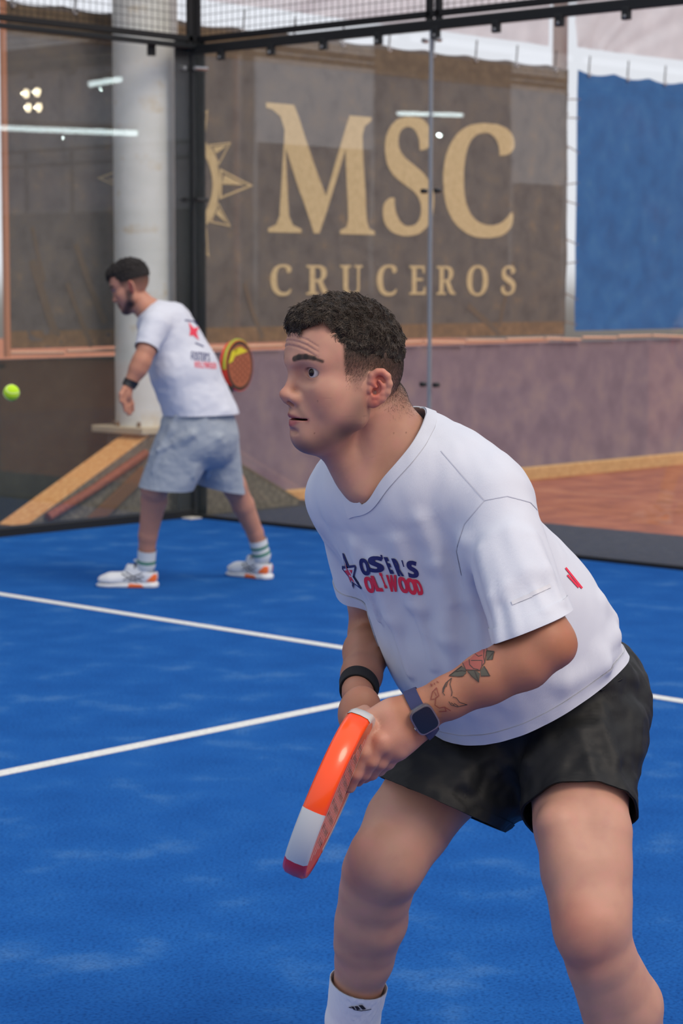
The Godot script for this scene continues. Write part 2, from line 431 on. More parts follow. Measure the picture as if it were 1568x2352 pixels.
func tarp_print(sheet: Node, cloth: Sheet) -> void:
	var tan_m := mottled([[0.0, Color8(184, 166, 124)], [1.0, Color8(202, 184, 142)]], 0.03, 1.0, 0.8, 61)
	# a picture-plane corner pair gives each letter's box on the sheet: [letter, lower left, upper right]
	var big := [["M", Vector3(-0.645, 1.8604, -1.317), Vector3(-0.645, 2.7562, -2.447)], ["S", Vector3(-0.645, 1.8579, -2.5328), Vector3(-0.645, 2.7437, -3.1181)], ["C", Vector3(-0.645, 1.8604, -3.2281), Vector3(-0.645, 2.7438, -4.0792)]]
	var small := [["C", Vector3(-0.645, 1.4146, -1.3632), Vector3(-0.645, 1.6369, -1.5676)], ["R", Vector3(-0.645, 1.423, -1.7222), Vector3(-0.645, 1.6339, -1.9603)], ["U", Vector3(-0.645, 1.4161, -2.0705), Vector3(-0.645, 1.6367, -2.3113)], ["C", Vector3(-0.645, 1.412, -2.4637), Vector3(-0.645, 1.6429, -2.6932)], ["E", Vector3(-0.645, 1.4209, -2.8417), Vector3(-0.645, 1.639, -3.0285)], ["R", Vector3(-0.645, 1.4202, -3.1616), Vector3(-0.645, 1.6384, -3.3843)], ["O", Vector3(-0.645, 1.4096, -3.5117), Vector3(-0.645, 1.648, -3.7672)], ["S", Vector3(-0.645, 1.4154, -3.9264), Vector3(-0.645, 1.6473, -4.1136)]]
	for set_: Array in [big, small]:
		for q: Array in set_:
			var a: Vector3 = q[1]
			var b: Vector3 = q[2]
			var t: PackedVector3Array
			if q[0] == "M":
				t = flat_poly(poly2([0.0, 1.0, 0.245, 1.0, 0.53, 0.30, 0.76, 0.955, 0.965, 0.955, 0.965, 0.925, 0.905, 0.88, 0.885, 0.80, 0.925, 0.10, 0.945, 0.05, 1.0, 0.03, 1.0, 0.0, 0.67, 0.0, 0.67, 0.03, 0.735, 0.06, 0.75, 0.12, 0.725, 0.68, 0.475, 0.0, 0.42, 0.0, 0.165, 0.66, 0.20, 0.13, 0.235, 0.06, 0.31, 0.03, 0.31, 0.0, 0.02, 0.0, 0.02, 0.03, 0.09, 0.06, 0.12, 0.13, 0.155, 0.80, 0.12, 0.90, 0.05, 0.95, 0.0, 0.96]))
			else:
				t = glyphs(q[0], true)
			var o := PackedVector3Array()
			for v in t:
				o.append(Vector3(0, lerpf(a.y, b.y, v.y), lerpf(a.z, b.z, v.x)))
			put(cloth.print_on(o, 0.004), "lettering", tan_m, sheet)
	# tan bands along both edges, the lower one dusty, and pale streaks of dust
	var dust := mottled([[0.0, Color8(98, 80, 62)], [0.6, Color8(122, 98, 72)], [1.0, Color8(138, 110, 80)]], 0.02, 0.8, 0.85, 63)
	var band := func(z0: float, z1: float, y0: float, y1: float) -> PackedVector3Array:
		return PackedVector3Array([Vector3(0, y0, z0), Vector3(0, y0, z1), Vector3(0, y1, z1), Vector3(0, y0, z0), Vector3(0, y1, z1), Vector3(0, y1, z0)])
	put(cloth.print_on(band.call(0.99, -4.76, 1.095, 1.20), 0.002), "tan_band", dust, sheet)
	put(cloth.print_on(band.call(0.99, -4.76, 3.03, 3.215), 0.002), "tan_band", mottled([[0.0, Color8(88, 74, 58)], [1.0, Color8(112, 96, 74)]], 0.02, 0.8, 0.85, 64), sheet)  # olive brown band along the top edge
	var streaks := PackedVector3Array()
	for q: Array in [[Vector3(-0.645, 1.7397, 0.41), Vector3(-0.645, 1.2525, 0.179), 0.05], [Vector3(-0.645, 1.6262, 0.7654), Vector3(-0.645, 1.1882, 0.5967), 0.06], [Vector3(-0.645, 1.4908, 0.4853), Vector3(-0.645, 1.0997, 0.2914), 0.04], [Vector3(-0.645, 1.843, 0.7619), Vector3(-0.645, 1.5178, 0.6799), 0.03], [Vector3(-0.645, 1.3293, -3.5441), Vector3(-0.645, 1.106, -3.9203), 0.05], [Vector3(-0.645, 1.6675, -4.0749), Vector3(-0.645, 1.1741, -3.9193), 0.04], [Vector3(-0.645, 1.4929, -1.1042), Vector3(-0.645, 1.131, -1.2725), 0.04]]:
		var p: Vector3 = q[0]
		var r: Vector3 = q[1]
		p.x = 0.0
		r.x = 0.0
		streaks.append_array(stripe([p, r], q[2], Vector3(1, 0, 0)))
	put(cloth.print_on(streaks, 0.003), "dust_streaks", mat(102, 88, 74, 0.85), sheet)
	# the compass star: a ring and twelve points, four of them long
	var c := Vector3(-0.645, 2.1783, -0.4787)
	var at := func(u: float, v: float) -> Vector3: return Vector3(0, c.y + v, c.z - u)
	var tri := PackedVector3Array()
	var ring := PackedVector3Array()
	for i in 72:
		var a := TAU * i / 72.0
		var b := TAU * (i + 1) / 72.0
		var q := [at.call(cos(a) * 0.315, sin(a) * 0.315), at.call(cos(a) * 0.385, sin(a) * 0.385), at.call(cos(b) * 0.385, sin(b) * 0.385), at.call(cos(b) * 0.315, sin(b) * 0.315)]
		ring.append_array([q[0], q[1], q[2], q[0], q[2], q[3]])
	for i in 12:
		var a := TAU * i / 12.0
		var l := 0.715 if i % 3 == 0 else 0.575
		var d := Vector2(cos(a), sin(a))
		var n := Vector2(-d.y, d.x)
		var tip := d * l
		var h := 0.105 if i % 3 == 0 else 0.080
		var b0 := d * 0.385 + n * h
		var b1 := d * 0.385 - n * h
		var mid := d * 0.40
		var cen := (tip + b0 + b1) / 3.0
		for e: Array in [[b0, tip], [tip, b1], [b0, b1]]:
			var p0: Vector2 = e[0]
			var p1: Vector2 = e[1]
			var i0 := p0.lerp(cen, 0.20)
			var i1 := p1.lerp(cen, 0.20)
			for v: Vector2 in [p0, p1, i1, p0, i1, i0]:
				tri.append(at.call(v.x, v.y))
		for v: Vector2 in [mid.lerp(cen, 0.1), tip.lerp(cen, 0.34), b0.lerp(cen, 0.38)]:
			tri.append(at.call(v.x, v.y))
	for q: Array in [[ring, "star_ring"], [tri, "star_points"]]:
		put(cloth.print_on(q[0], 0.004), q[1], tan_m, sheet)

# ---------------------------------------------------------------- the player in front
func hair_height(p: Vector3) -> float:
	var a := rad_to_deg(atan2(absf(p.x), p.z + 0.01))
	var xs := [0.0, 18.0, 28.0, 36.0, 46.0, 53.0, 60.0, 90.0, 120.0, 180.0]
	var ys := [0.068, 0.070, 0.080, 0.089, 0.078, 0.058, 0.040, 0.034, 0.028, 0.022]
	for i in xs.size() - 1:
		if a <= xs[i + 1]:
			return lerpf(ys[i], ys[i + 1], (a - xs[i]) / (xs[i + 1] - xs[i]))
	return 0.022

func skin_mat() -> StandardMaterial3D:
	var m := StandardMaterial3D.new()
	m.vertex_color_use_as_albedo = true
	m.roughness = 0.52
	m.metallic_specular = 0.42
	m.subsurf_scatter_enabled = true
	m.subsurf_scatter_strength = 0.12
	m.normal_enabled = true
	m.normal_scale = 0.12
	m.normal_texture = skin_bump
	m.uv1_triplanar = true
	m.uv1_scale = Vector3.ONE * 22.0
	return m

func head_paints(f: Field, fr: Transform3D, skin: Color, beard: float, hair: Color) -> Array:
	var l := []
	var g := func(a: Vector3, b: Vector3, r: float, soft: float, c: Color, s: float) -> void:
		l.append([f.onto(fr * a), f.onto(fr * b), r, soft, c, s])
	var red := lin(186, 108, 88)
	var grey := lin(88, 74, 68)
	for s: float in [-1.0, 1.0]:
		g.call(Vector3(s * 0.046, -0.03, 0.07), Vector3(s * 0.04, -0.04, 0.07), 0.008, 0.02, red, 0.22)
		g.call(Vector3(s * 0.086, 0.004, -0.018), Vector3(s * 0.082, -0.040, -0.006), 0.010, 0.014, lin(196, 88, 72), 0.62)
		g.call(Vector3(s * 0.020, -0.006, 0.085), Vector3(s * 0.045, -0.010, 0.075), 0.002, 0.010, lin(140, 88, 74), 0.35)
		# beard shadow
		g.call(Vector3(s * 0.064, -0.050, 0.014), Vector3(s * 0.050, -0.088, 0.030), 0.014, 0.018, grey, beard)
		g.call(Vector3(s * 0.048, -0.085, 0.040), Vector3(s * 0.012, -0.112, 0.085), 0.014, 0.018, grey, beard)
		g.call(Vector3(s * 0.018, -0.054, 0.099), Vector3(s * 0.028, -0.075, 0.085), 0.003, 0.006, grey, beard * 0.7)
		# brows
		var brow := [Vector3(s * 0.0190, 0.0235, 0.098), Vector3(s * 0.0280, 0.0265, 0.095), Vector3(s * 0.0390, 0.0275, 0.088), Vector3(s * 0.0490, 0.0255, 0.078), Vector3(s * 0.0570, 0.0215, 0.068)]
		for i in 4:
			g.call(brow[i], brow[i + 1], [0.0046, 0.0048, 0.0040, 0.0026][i], 0.0018, hair, 0.93)
		# lash line
		l.append([fr * Vector3(s * 0.0210, 0.0070, 0.0800), fr * Vector3(s * 0.0340, 0.0114, 0.0810), 0.0012, 0.0010, hair, 0.8])
		l.append([fr * Vector3(s * 0.0340, 0.0114, 0.0810), fr * Vector3(s * 0.0485, 0.0055, 0.0700), 0.0012, 0.0010, hair, 0.8])
		# lips
		g.call(Vector3(0, -0.0660, 0.1030), Vector3(s * 0.0310, -0.0720, 0.0790), 0.0042, 0.0018, lin(150, 82, 84), 0.95)
		g.call(Vector3(0, -0.0790, 0.1015), Vector3(s * 0.0285, -0.0740, 0.0790), 0.0050, 0.0022, lin(162, 92, 92), 0.92)
		l.append([fr * Vector3(0, -0.0716, 0.088), fr * Vector3(s * 0.0330, -0.0716, 0.0740), 0.0050, 0.0030, lin(48, 22, 22), 0.97])
	g.call(Vector3(0, -0.055, 0.103), Vector3(0, -0.057, 0.103), 0.006, 0.008, grey, beard * 0.6)
	g.call(Vector3(0, -0.034, 0.118), Vector3(0, -0.020, 0.110), 0.005, 0.012, red, 0.3)
	return l

# the scalp darkens under short hair; the upper sides are dense, the lower ones fade out
func fade_paint(c: PackedColorArray, v: PackedVector3Array, to: Transform3D, hair: Color, blot: FastNoiseLite) -> void:
	for i in v.size():
		var p := to * v[i]
		if p.y < -0.075 or absf(p.x) > 0.082 or p.length() > 0.17:
			continue
		var a := rad_to_deg(atan2(absf(p.x), p.z + 0.01))
		var low := -0.022
		if a > 88.0:
			low = lerpf(-0.022, -0.066, clampf((a - 88.0) / 50.0, 0.0, 1.0))
		var front := 57.0 if p.y > 0.0 else 63.0
		var s := pow(smoothstep(low - 0.008, hair_height(p) + 0.004, p.y), 0.7) * smoothstep(front - 4.0, front + 3.0, a)
		if a > 70.0 and a < 118.0 and p.y < 0.012 and absf(p.x) > 0.0745:
			s *= 0.0
		s = maxf(s, smoothstep(-0.004, 0.006, p.y - hair_height(p)))
		s *= 0.93 + 0.12 * blot.get_noise_3dv(v[i] * 40.0)
		c[i] = c[i].lerp(hair, clampf(s, 0.0, 0.96))

func curls(called: String, f: Field, m: Nets, to: Transform3D, from: Transform3D, count: int, length: float, radius: float, keep: Callable, curl: float, mt: Material, parent: Node, sides := 4) -> void:
	var rng := RandomNumberGenerator.new()
	rng.seed = 11
	var st := SurfaceTool.new()
	st.begin(Mesh.PRIMITIVE_TRIANGLES)
	var segs := 4 if curl > 0.0 else 1
	for q in count:
		var t := rng.randi_range(0, m.ix.size() / 3 - 1) * 3
		var u := rng.randf()
		var w := rng.randf() * (1.0 - u)
		var p := m.v[m.ix[t]] * (1.0 - u - w) + m.v[m.ix[t + 1]] * u + m.v[m.ix[t + 2]] * w
		var n := m.n[m.ix[t]]
		var hp := to * p
		if not keep.call(hp, rng):
			continue
		# grows forwards and down from the crown
		var crown := from.basis * Vector3(hp.x * 1.5, -0.35 - (0.6 if hp.y < 0.05 else 0.0), 0.75 if hp.z > -0.06 else -0.1)
		var d := (crown - n * crown.dot(n)).normalized()
		var sw := curl_noise.get_noise_3dv(p * 1.0) * 2.6 + rng.randfn(0, 0.35)
		d = d.rotated(n, sw * (1.0 if curl > 0.0 else 0.25))
		var side := d.cross(n)
		var l := length * rng.randf_range(0.7, 1.25) * (clampf((hp.y - 0.015) / 0.05, 0.35, 1.0) if curl > 0.0 else 1.0)
		var bend := curl * (1.0 if rng.randf() < 0.5 else -1.0) * rng.randf_range(0.6, 1.3)
		var pts := []
		var at := p - n * radius * 1.5
		var lift := 0.30 if curl > 0.0 else 0.45
		for i in segs + 1:
			pts.append(at)
			at += (d + n * lift) * l / segs
			d = d.rotated(n, bend)
			lift -= 0.26
		var prev := []
		for i in pts.size():
			var r := radius * (1.0 - 0.8 * pow(float(i) / segs, 2.0))
			var ring := []
			for k in sides:
				var a := TAU * k / sides
				ring.append([pts[i] + (side * cos(a) + n * sin(a)) * r, side * cos(a) + n * sin(a)])
			if i:
				for k in sides:
					var k2 := (k + 1) % sides
					for e: Array in [prev[k], ring[k2], ring[k], prev[k], prev[k2], ring[k2]]:
						st.set_normal(e[1])
						st.add_vertex(e[0])
			prev = ring
	tag(put(st.commit(), called, mt, parent), "", "", "", "stuff")

func shoe(called: String, fr: Transform3D, parent: Node, upper: Material, accent: Material, sole: Material, dark: Material, l := 0.285) -> void:
	# local: x across, y up from the ground, z towards the toe; the heel is at z 0
	var f := Field.new()
	f.ell(Vector3(0, 0.052, 0.052), Vector3(0.034, 0.050, 0.050), 0.02)
	f.ecap(Vector3(0, 0.048, 0.06), Vector3(0, 0.040, l - 0.075), Vector2(0.036, 0.044), Vector2(0.043, 0.030), Vector3(1, 0, 0), 0.03)
	f.ell(Vector3(0, 0.036, l - 0.062), Vector3(0.045, 0.028, 0.060), 0.03)
	f.cap(Vector3(0, 0.075, 0.05), Vector3(0, 0.095, 0.135), 0.036, 0.026, 0.03)
	f.half(Vector3(0, 0.022, 0), Vector3(0, -1, 0), 0.004)
	var mu := Nets.new(f, 0.004, Vector3(-0.07, 0, -0.03), Vector3(0.07, 0.15, l + 0.03))
	mu.clip(func(p: Vector3) -> float: return minf(p.y - 0.088 - clampf(p.z - 0.06, -0.02, 0.06) * 0.45, 0.145 - p.z)).tidy()
	mu.thicken(0.004)
	var o := put(net_mesh(mu), called, upper, parent, fr)
	var s := Field.new()
	s.ecap(Vector3(0, 0.016, 0.030), Vector3(0, 0.016, l - 0.058), Vector2(0.040, 0.034), Vector2(0.049, 0.034), Vector3(1, 0, 0), 0.01)
	s.ell(Vector3(0, 0.016, l - 0.055), Vector3(0.0485, 0.034, 0.062), 0.01)
	s.half(Vector3(0, 0.028, 0), Vector3(0, 1, 0.04), 0.006)
	s.half(Vector3(0, 0.001, 0), Vector3(0, -1, 0), 0.004)
	put(net_mesh(Nets.new(s, 0.004, Vector3(-0.07, -0.02, -0.04), Vector3(0.07, 0.06, l + 0.03))), "sole", sole, o)
	var t := st_new()
	for i in 5:
		var z := 0.10 + i * 0.017
		var y := 0.108 - i * 0.0095
		tube(t, [Vector3(-0.024, y - 0.012, z), Vector3(0, y, z + 0.004), Vector3(0.024, y - 0.012, z)], [0.0035], 6)
	tube(t, [Vector3(-0.03, 0.095, 0.10), Vector3(-0.01, 0.125, 0.105), Vector3(0.004, 0.112, 0.10), Vector3(0.018, 0.126, 0.11), Vector3(0.032, 0.098, 0.11)], [0.003], 6)
	put(done(t), "laces", dark, o)
	var tg := st_new()
	block(tg, Vector3(0.042, 0.008, 0.075), Transform3D(Basis(Vector3(1, 0, 0), -0.55), Vector3(0, 0.118, 0.085)), 0.003)
	put(done(tg), "tongue", accent if called == "trainer" else upper, o)
	# coloured patches: heel wedge, midsole stripe, side stripes
	for side: float in [-1.0, 1.0]:
		var d := Vector3(-side, 0, 0)
		var from := Transform3D(Basis(), Vector3(side * 0.12, 0, 0))
		var pl := func(a: Array) -> PackedVector3Array:
			var o2 := PackedVector3Array()
			for v in flat_poly(poly2(a)):
				o2.append(from * Vector3(0, v.y, v.x))
			return o2
		put(press(f, pl.call([0.004, 0.03, 0.052, 0.034, 0.014, 0.072, 0.002, 0.068]), d, 0.0012, 0.01), "heel_panel", accent, o)
		put(press(s, pl.call([0.06, 0.004, 0.145, 0.004, 0.135, 0.022, 0.075, 0.020]), d, 0.0012, 0.01), "midsole_panel", accent, o)
		var cr := PackedVector3Array()
		for a: Array in [[0.07, 0.035, 0.155, 0.078], [0.095, 0.030, 0.175, 0.070], [0.07, 0.075, 0.165, 0.040], [0.06, 0.060, 0.14, 0.034]]:
			cr.append_array(stripe([from * Vector3(0, a[1], a[0]), from * Vector3(0, a[3], a[2])], 0.005, d))
		put(press(f, cr, d, 0.0012, 0.01), "side_stripes", dark, o)

func front_player() -> void:
	var skin := lin(183, 139, 119)
	var hair := lin(40, 33, 29)
	var root := base("person", Vector3(7.8723, 0, 6.6943), 0.75200)
	tag(root, "crouched player in front, in white printed t-shirt and black shorts, both hands on a racket", "person")
	# the way the body faces, and its left
	var S := Vector3(0.70, 0.0, 0.714)
	var F := Vector3(-0.714, 0.0, 0.70)
	var hc := 26.5
	var hf := Basis(Vector3(0, 1, 0), deg_to_rad(-90.0 + hc)) * Basis(Vector3(1, 0, 0), deg_to_rad(-2.0))
	var H := Transform3D(hf * Basis(Vector3(1, 0, 0), Vector3(0, 1, 0.10), Vector3(0, 0, 1)), Vector3(-0.2109, 1.3514, 0.22))
	var Hi := H.affine_inverse()
	var b := Field.new()
	# trunk, mostly under the shirt
	b.ecap(Vector3(-0.1023, 1.1105, 0.12), Vector3(0.0388, 0.8845, 0.02), Vector2(0.150, 0.085), Vector2(0.135, 0.085), S, 0.03)
	b.ecap(Vector3(0.0388, 0.8845, 0.02), Vector3(0.129, 0.7415, -0.02), Vector2(0.125, 0.085), Vector2(0.140, 0.095), S, 0.03)
	b.ecap(Vector3(-0.132, 1.1502, 0.16), Vector3(-0.1026, 1.1044, 0.13), Vector2(0.10, 0.06), Vector2(0.14, 0.08), S, 0.03)
	# neck and shoulders
	b.ecap(Vector3(-0.1694, 1.2958, 0.175), Vector3(-0.1383, 1.1883, 0.15), Vector2(0.058, 0.064), Vector2(0.066, 0.068), S, 0.03)
	b.cap(Vector3(-0.1283, 1.2266, 0.14), Vector3(-0.0016, 1.1563, 0.22), 0.046, 0.046, 0.05)
	b.cap(Vector3(-0.1278, 1.2251, 0.12), Vector3(-0.213, 1.1308, 0), 0.046, 0.046, 0.05)
	b.cap(Vector3(-0.1768, 1.1615, 0.19), Vector3(-0.1553, 1.133, 0.165), 0.024, 0.026, 0.03)
	b.cap(Vector3(-0.1609, 1.2876, 0.215), Vector3(-0.1785, 1.1625, 0.215), 0.014, 0.010, 0.03)
	b.cap(Vector3(-0.2064, 1.203, 0.2), Vector3(-0.1909, 1.168, 0.2), 0.013, 0.012, 0.03)
	b.cap(Vector3(0.0201, 1.143, 0.26), Vector3(0.0089, 1.1494, 0.22), 0.054, 0.05, 0.04)
	b.cap(Vector3(-0.2055, 1.114, -0.02), Vector3(-0.1969, 1.1291, 0.02), 0.050, 0.048, 0.04)
	# left arm
	b.chain([Vector3(0.0201, 1.143, 0.26), Vector3(0.057, 1.0513, 0.325), Vector3(0.0935, 0.9533, 0.41)], [0.050, 0.044, 0.040], 0.02)
	b.chain([Vector3(0.0935, 0.9533, 0.41), Vector3(0.0615, 0.9225, 0.41), Vector3(0.0045, 0.8933, 0.405), Vector3(-0.0533, 0.8626, 0.4), Vector3(-0.0941, 0.8417, 0.39)], [0.041, 0.0440, 0.0395, 0.0325, 0.0295], 0.02)
	b.ell(Vector3(0.1161, 0.9427, 0.41), Vector3(0.019, 0.019, 0.019), 0.03)
	# right arm
	b.chain([Vector3(-0.2055, 1.114, -0.02), Vector3(-0.1731, 0.981, -0.09), Vector3(-0.157, 0.8733, -0.13)], [0.048, 0.043, 0.040], 0.02)
	b.chain([Vector3(-0.1616, 0.8733, -0.13), Vector3(-0.1732, 0.8573, -0.05), Vector3(-0.1829, 0.8315, 0.04), Vector3(-0.1893, 0.8127, 0.11)], [0.042, 0.040, 0.034, 0.0275], 0.02)
	# left leg
	b.chain([Vector3(0.1842, 0.7355, 0.06), Vector3(0.1776, 0.6108, 0.19), Vector3(0.1775, 0.5473, 0.25), Vector3(0.1851, 0.4802, 0.29)], [0.095, 0.0765, 0.068, 0.057], 0.03)
	b.chain([Vector3(0.1851, 0.4802, 0.29), Vector3(0.2043, 0.4169, 0.27), Vector3(0.2508, 0.3102, 0.21), Vector3(0.2865, 0.1888, 0.14), Vector3(0.3214, 0.0485, 0.08)], [0.057, 0.053, 0.0625, 0.045, 0.036], 0.03)
	b.ell(Vector3(0.1626, 0.4765, 0.325), Vector3(0.028, 0.034, 0.026), 0.035)
	b.cap(Vector3(0.1641, 0.4451, 0.315), Vector3(0.1978, 0.3019, 0.25), 0.018, 0.014, 0.04)
	b.cap(Vector3(0.1293, 0.6284, 0.26), Vector3(0.1543, 0.5256, 0.3), 0.032, 0.024, 0.04)
	b.cap(Vector3(0.2121, 0.6092, 0.24), Vector3(0.2121, 0.52, 0.28), 0.036, 0.026, 0.04)
	# right leg
	b.chain([Vector3(0.0639, 0.7018, -0.1), Vector3(-0.047, 0.6404, -0.01), Vector3(-0.1039, 0.5727, 0.05), Vector3(-0.1385, 0.5214, 0.09)], [0.095, 0.082, 0.073, 0.060], 0.03)
	b.chain([Vector3(-0.1385, 0.5214, 0.09), Vector3(-0.1523, 0.4613, 0.05), Vector3(-0.1611, 0.3962, 0.01), Vector3(-0.1754, 0.3109, -0.04), Vector3(-0.1917, 0.2268, -0.08), Vector3(-0.2029, 0.1212, -0.13)], [0.060, 0.057, 0.0585, 0.0505, 0.042, 0.036], 0.03)
	b.ell(Vector3(-0.1625, 0.5443, 0.12), Vector3(0.030, 0.036, 0.026), 0.035)
	b.cap(Vector3(-0.1882, 0.4998, 0.08), Vector3(-0.2038, 0.3467, 0), 0.018, 0.016, 0.04)
	# feet inside the shoes
	b.cap(Vector3(0.3214, 0.0485, 0.08), Vector3(0.3081, 0.0135, 0.1), 0.034, 0.026, 0.02)
	b.cap(Vector3(-0.2029, 0.1212, -0.13), Vector3(-0.2145, 0.0719, -0.11), 0.034, 0.026, 0.02)
	# left hand laid over the throat of the racket
	b.ell(Vector3(-0.1363, 0.8081, 0.405), Vector3(0.056, 0.036, 0.024), 0.02, 0, Basis(Vector3(0, 0, 1), 0.62))
	b.chain([Vector3(-0.0982, 0.8406, 0.395), Vector3(-0.1396, 0.8328, 0.4), Vector3(-0.1782, 0.8283, 0.405)], [0.028, 0.026, 0.0155], 0.018)
	b.chain([Vector3(-0.101, 0.8261, 0.4), Vector3(-0.1533, 0.7972, 0.43)], [0.026, 0.018], 0.018)
	b.chain([Vector3(-0.1028, 0.8197, 0.395), Vector3(-0.1304, 0.7846, 0.415)], [0.024, 0.016], 0.018)
	b.chain([Vector3(-0.1744, 0.8203, 0.425), Vector3(-0.1824, 0.7841, 0.438), Vector3(-0.1955, 0.7512, 0.435), Vector3(-0.2039, 0.7274, 0.425)], [0.0142, 0.0120, 0.0106, 0.0092], 0.006)
	b.chain([Vector3(-0.1587, 0.8023, 0.435), Vector3(-0.1711, 0.7714, 0.435), Vector3(-0.1821, 0.7479, 0.42), Vector3(-0.1911, 0.7299, 0.395)], [0.0135, 0.0112, 0.0098, 0.0085], 0.006)
	b.chain([Vector3(-0.1426, 0.7935, 0.425), Vector3(-0.157, 0.7654, 0.42), Vector3(-0.1699, 0.7433, 0.4), Vector3(-0.1809, 0.7289, 0.37)], [0.0128, 0.0108, 0.0094, 0.0082], 0.006)
	b.chain([Vector3(-0.129, 0.7822, 0.41), Vector3(-0.1446, 0.7603, 0.4), Vector3(-0.1575, 0.7443, 0.38), Vector3(-0.1679, 0.7331, 0.355)], [0.0115, 0.0096, 0.0085, 0.0075], 0.006)
	b.chain([Vector3(-0.122, 0.8244, 0.365), Vector3(-0.1518, 0.8217, 0.345), Vector3(-0.1719, 0.81, 0.335), Vector3(-0.1854, 0.7969, 0.325)], [0.020, 0.0145, 0.0115, 0.0092], 0.012)
	# right hand round the grip, behind
	b.ell(Vector3(-0.1868, 0.7928, 0.165), Vector3(0.036, 0.045, 0.026), 0.02, 0, Basis(Vector3(0, 0, 1), -0.2))
	b.chain([Vector3(-0.2011, 0.7805, 0.19), Vector3(-0.2012, 0.7627, 0.215), Vector3(-0.1914, 0.7556, 0.235), Vector3(-0.1762, 0.7616, 0.25)], [0.013, 0.0112, 0.0098, 0.0085], 0.006)
	b.chain([Vector3(-0.1956, 0.7913, 0.215), Vector3(-0.193, 0.78, 0.25), Vector3(-0.182, 0.7775, 0.265), Vector3(-0.1696, 0.7828, 0.27)], [0.013, 0.0112, 0.0098, 0.0085], 0.006)
	b.chain([Vector3(-0.1887, 0.8004, 0.225), Vector3(-0.1834, 0.7938, 0.262), Vector3(-0.1739, 0.795, 0.275), Vector3(-0.1628, 0.7993, 0.275)], [0.0125, 0.0105, 0.0094, 0.0082], 0.006)
	b.chain([Vector3(-0.1789, 0.8052, 0.22), Vector3(-0.171, 0.8036, 0.262), Vector3(-0.1628, 0.8071, 0.272), Vector3(-0.1545, 0.8095, 0.27)], [0.011, 0.0096, 0.0085, 0.0075], 0.006)
	b.chain([Vector3(-0.1725, 0.7918, 0.16), Vector3(-0.157, 0.7728, 0.18), Vector3(-0.1587, 0.7568, 0.2), Vector3(-0.1688, 0.7485, 0.215)], [0.016, 0.013, 0.0112, 0.009], 0.008)
	head_shape(b, H)
	b.cap(H * Vector3(0, -0.090, 0.045), Vector3(-0.2063, 1.1916, 0.19), 0.026, 0.022, 0.035)
	# creases of the raised brow
	for q: Array in [[0.040, 0.0007], [0.0485, 0.0007], [0.057, 0.0005]]:
		var line := []
		for i in 9:
			var u := (i - 4.0) / 4.0
			line.append(b.onto(H * Vector3(u * 0.050, q[0] + 0.004 * cos(u * 2.0) - 0.012 * pow(absf(u), 4.0), 0.10 - 0.03 * u * u), 0.0002))
		b.chain(line, [0.0002, q[1], q[1], q[1], q[1], q[1], q[1], q[1], 0.0002], 0.003, 1)
	var joint := Vector3(-0.15, 1.2421, 0.16)
	var axis := (Vector3(-0.1631, 1.2958, 0.175) - Vector3(-0.1341, 1.1883, 0.15)).normalized()
	var paints := [
		[Vector3(0.1585, 0.485, 0.33), Vector3(0.1705, 0.4396, 0.32), 0.03, 0.05, lin(172, 98, 78), 0.55],
		[Vector3(-0.1938, 0.5506, 0.13), Vector3(-0.1958, 0.5108, 0.12), 0.02, 0.05, lin(158, 94, 78), 0.6],
		[Vector3(0.1275, 0.9464, 0.44), Vector3(0.1208, 0.9543, 0.44), 0.02, 0.03, lin(196, 116, 90), 0.5],
		[Vector3(-0.1369, 0.812, 0.43), Vector3(-0.1732, 0.7806, 0.44), 0.03, 0.05, lin(176, 112, 92), 0.35],
		[Vector3(-0.198, 0.7447, 0.43), Vector3(-0.1792, 0.7379, 0.4), 0.01, 0.02, lin(178, 98, 84), 0.5],
		[Vector3(0.1117, 0.955, 0.42), Vector3(-0.0732, 0.8532, 0.4), 0.07, 0.01, lin(158, 104, 76), 0.75],
		[Vector3(-0.1616, 0.8733, -0.13), Vector3(-0.1894, 0.7878, 0.14), 0.07, 0.01, lin(158, 104, 76), 0.6],
	]
	paints.append_array(head_paints(b, H, skin, 0.62, hair))
	var moles := [Vector3(-0.1649, 1.1813, 0.23), Vector3(-0.1561, 1.3016, 0.29), Vector3(-0.2594, 1.3113, 0.31), Vector3(-0.2622, 1.2587, 0.3), Vector3(-0.1254, 1.2582, 0.24), Vector3(0.022, 0.9479, 0.45), Vector3(-0.1097, 1.2604, 0.22)]
	for p: Vector3 in moles:
		paints.append([b.onto(p), b.onto(p), 0.0009, 0.0012, lin(70, 42, 34), 0.8])
	var blot := FastNoiseLite.new()
	blot.frequency = 22.0
	blot.fractal_octaves = 3
	var sm := skin_mat()
	var cut_at := Vector3(-0.0832, 0.8484, 0.4)
	var cut_dir := (Vector3(-0.1395, 0.8193, 0.4) - cut_at).normalized()
	var grasp := Vector3(-0.1529, 0.793, 0.41)
	var rear := Vector3(-0.1814, 0.7854, 0.2)
	var left_part := func(p: Vector3) -> float: return minf((p - cut_at).dot(cut_dir), 0.125 - (p - grasp).length())
	var right_part := func(p: Vector3) -> float: return 0.085 - (p - rear).length()
	var trunk := Nets.new(b, 0.006, Vector3(-0.6, 0, -0.5), Vector3(0.6, 1.6, 0.75)).planes([[joint, axis]]).clip(left_part).clip(right_part).tidy()
	var top := Nets.new(b, 0.0018, H.origin - Vector3(0.16, 0.22, 0.2), H.origin + Vector3(0.18, 0.16, 0.2)).planes([[joint, -axis]]).tidy()
	var hands := Nets.new(b, 0.003, grasp - Vector3.ONE * 0.13, grasp + Vector3.ONE * 0.13).clip(func(p: Vector3) -> float: return -left_part.call(p)).tidy()
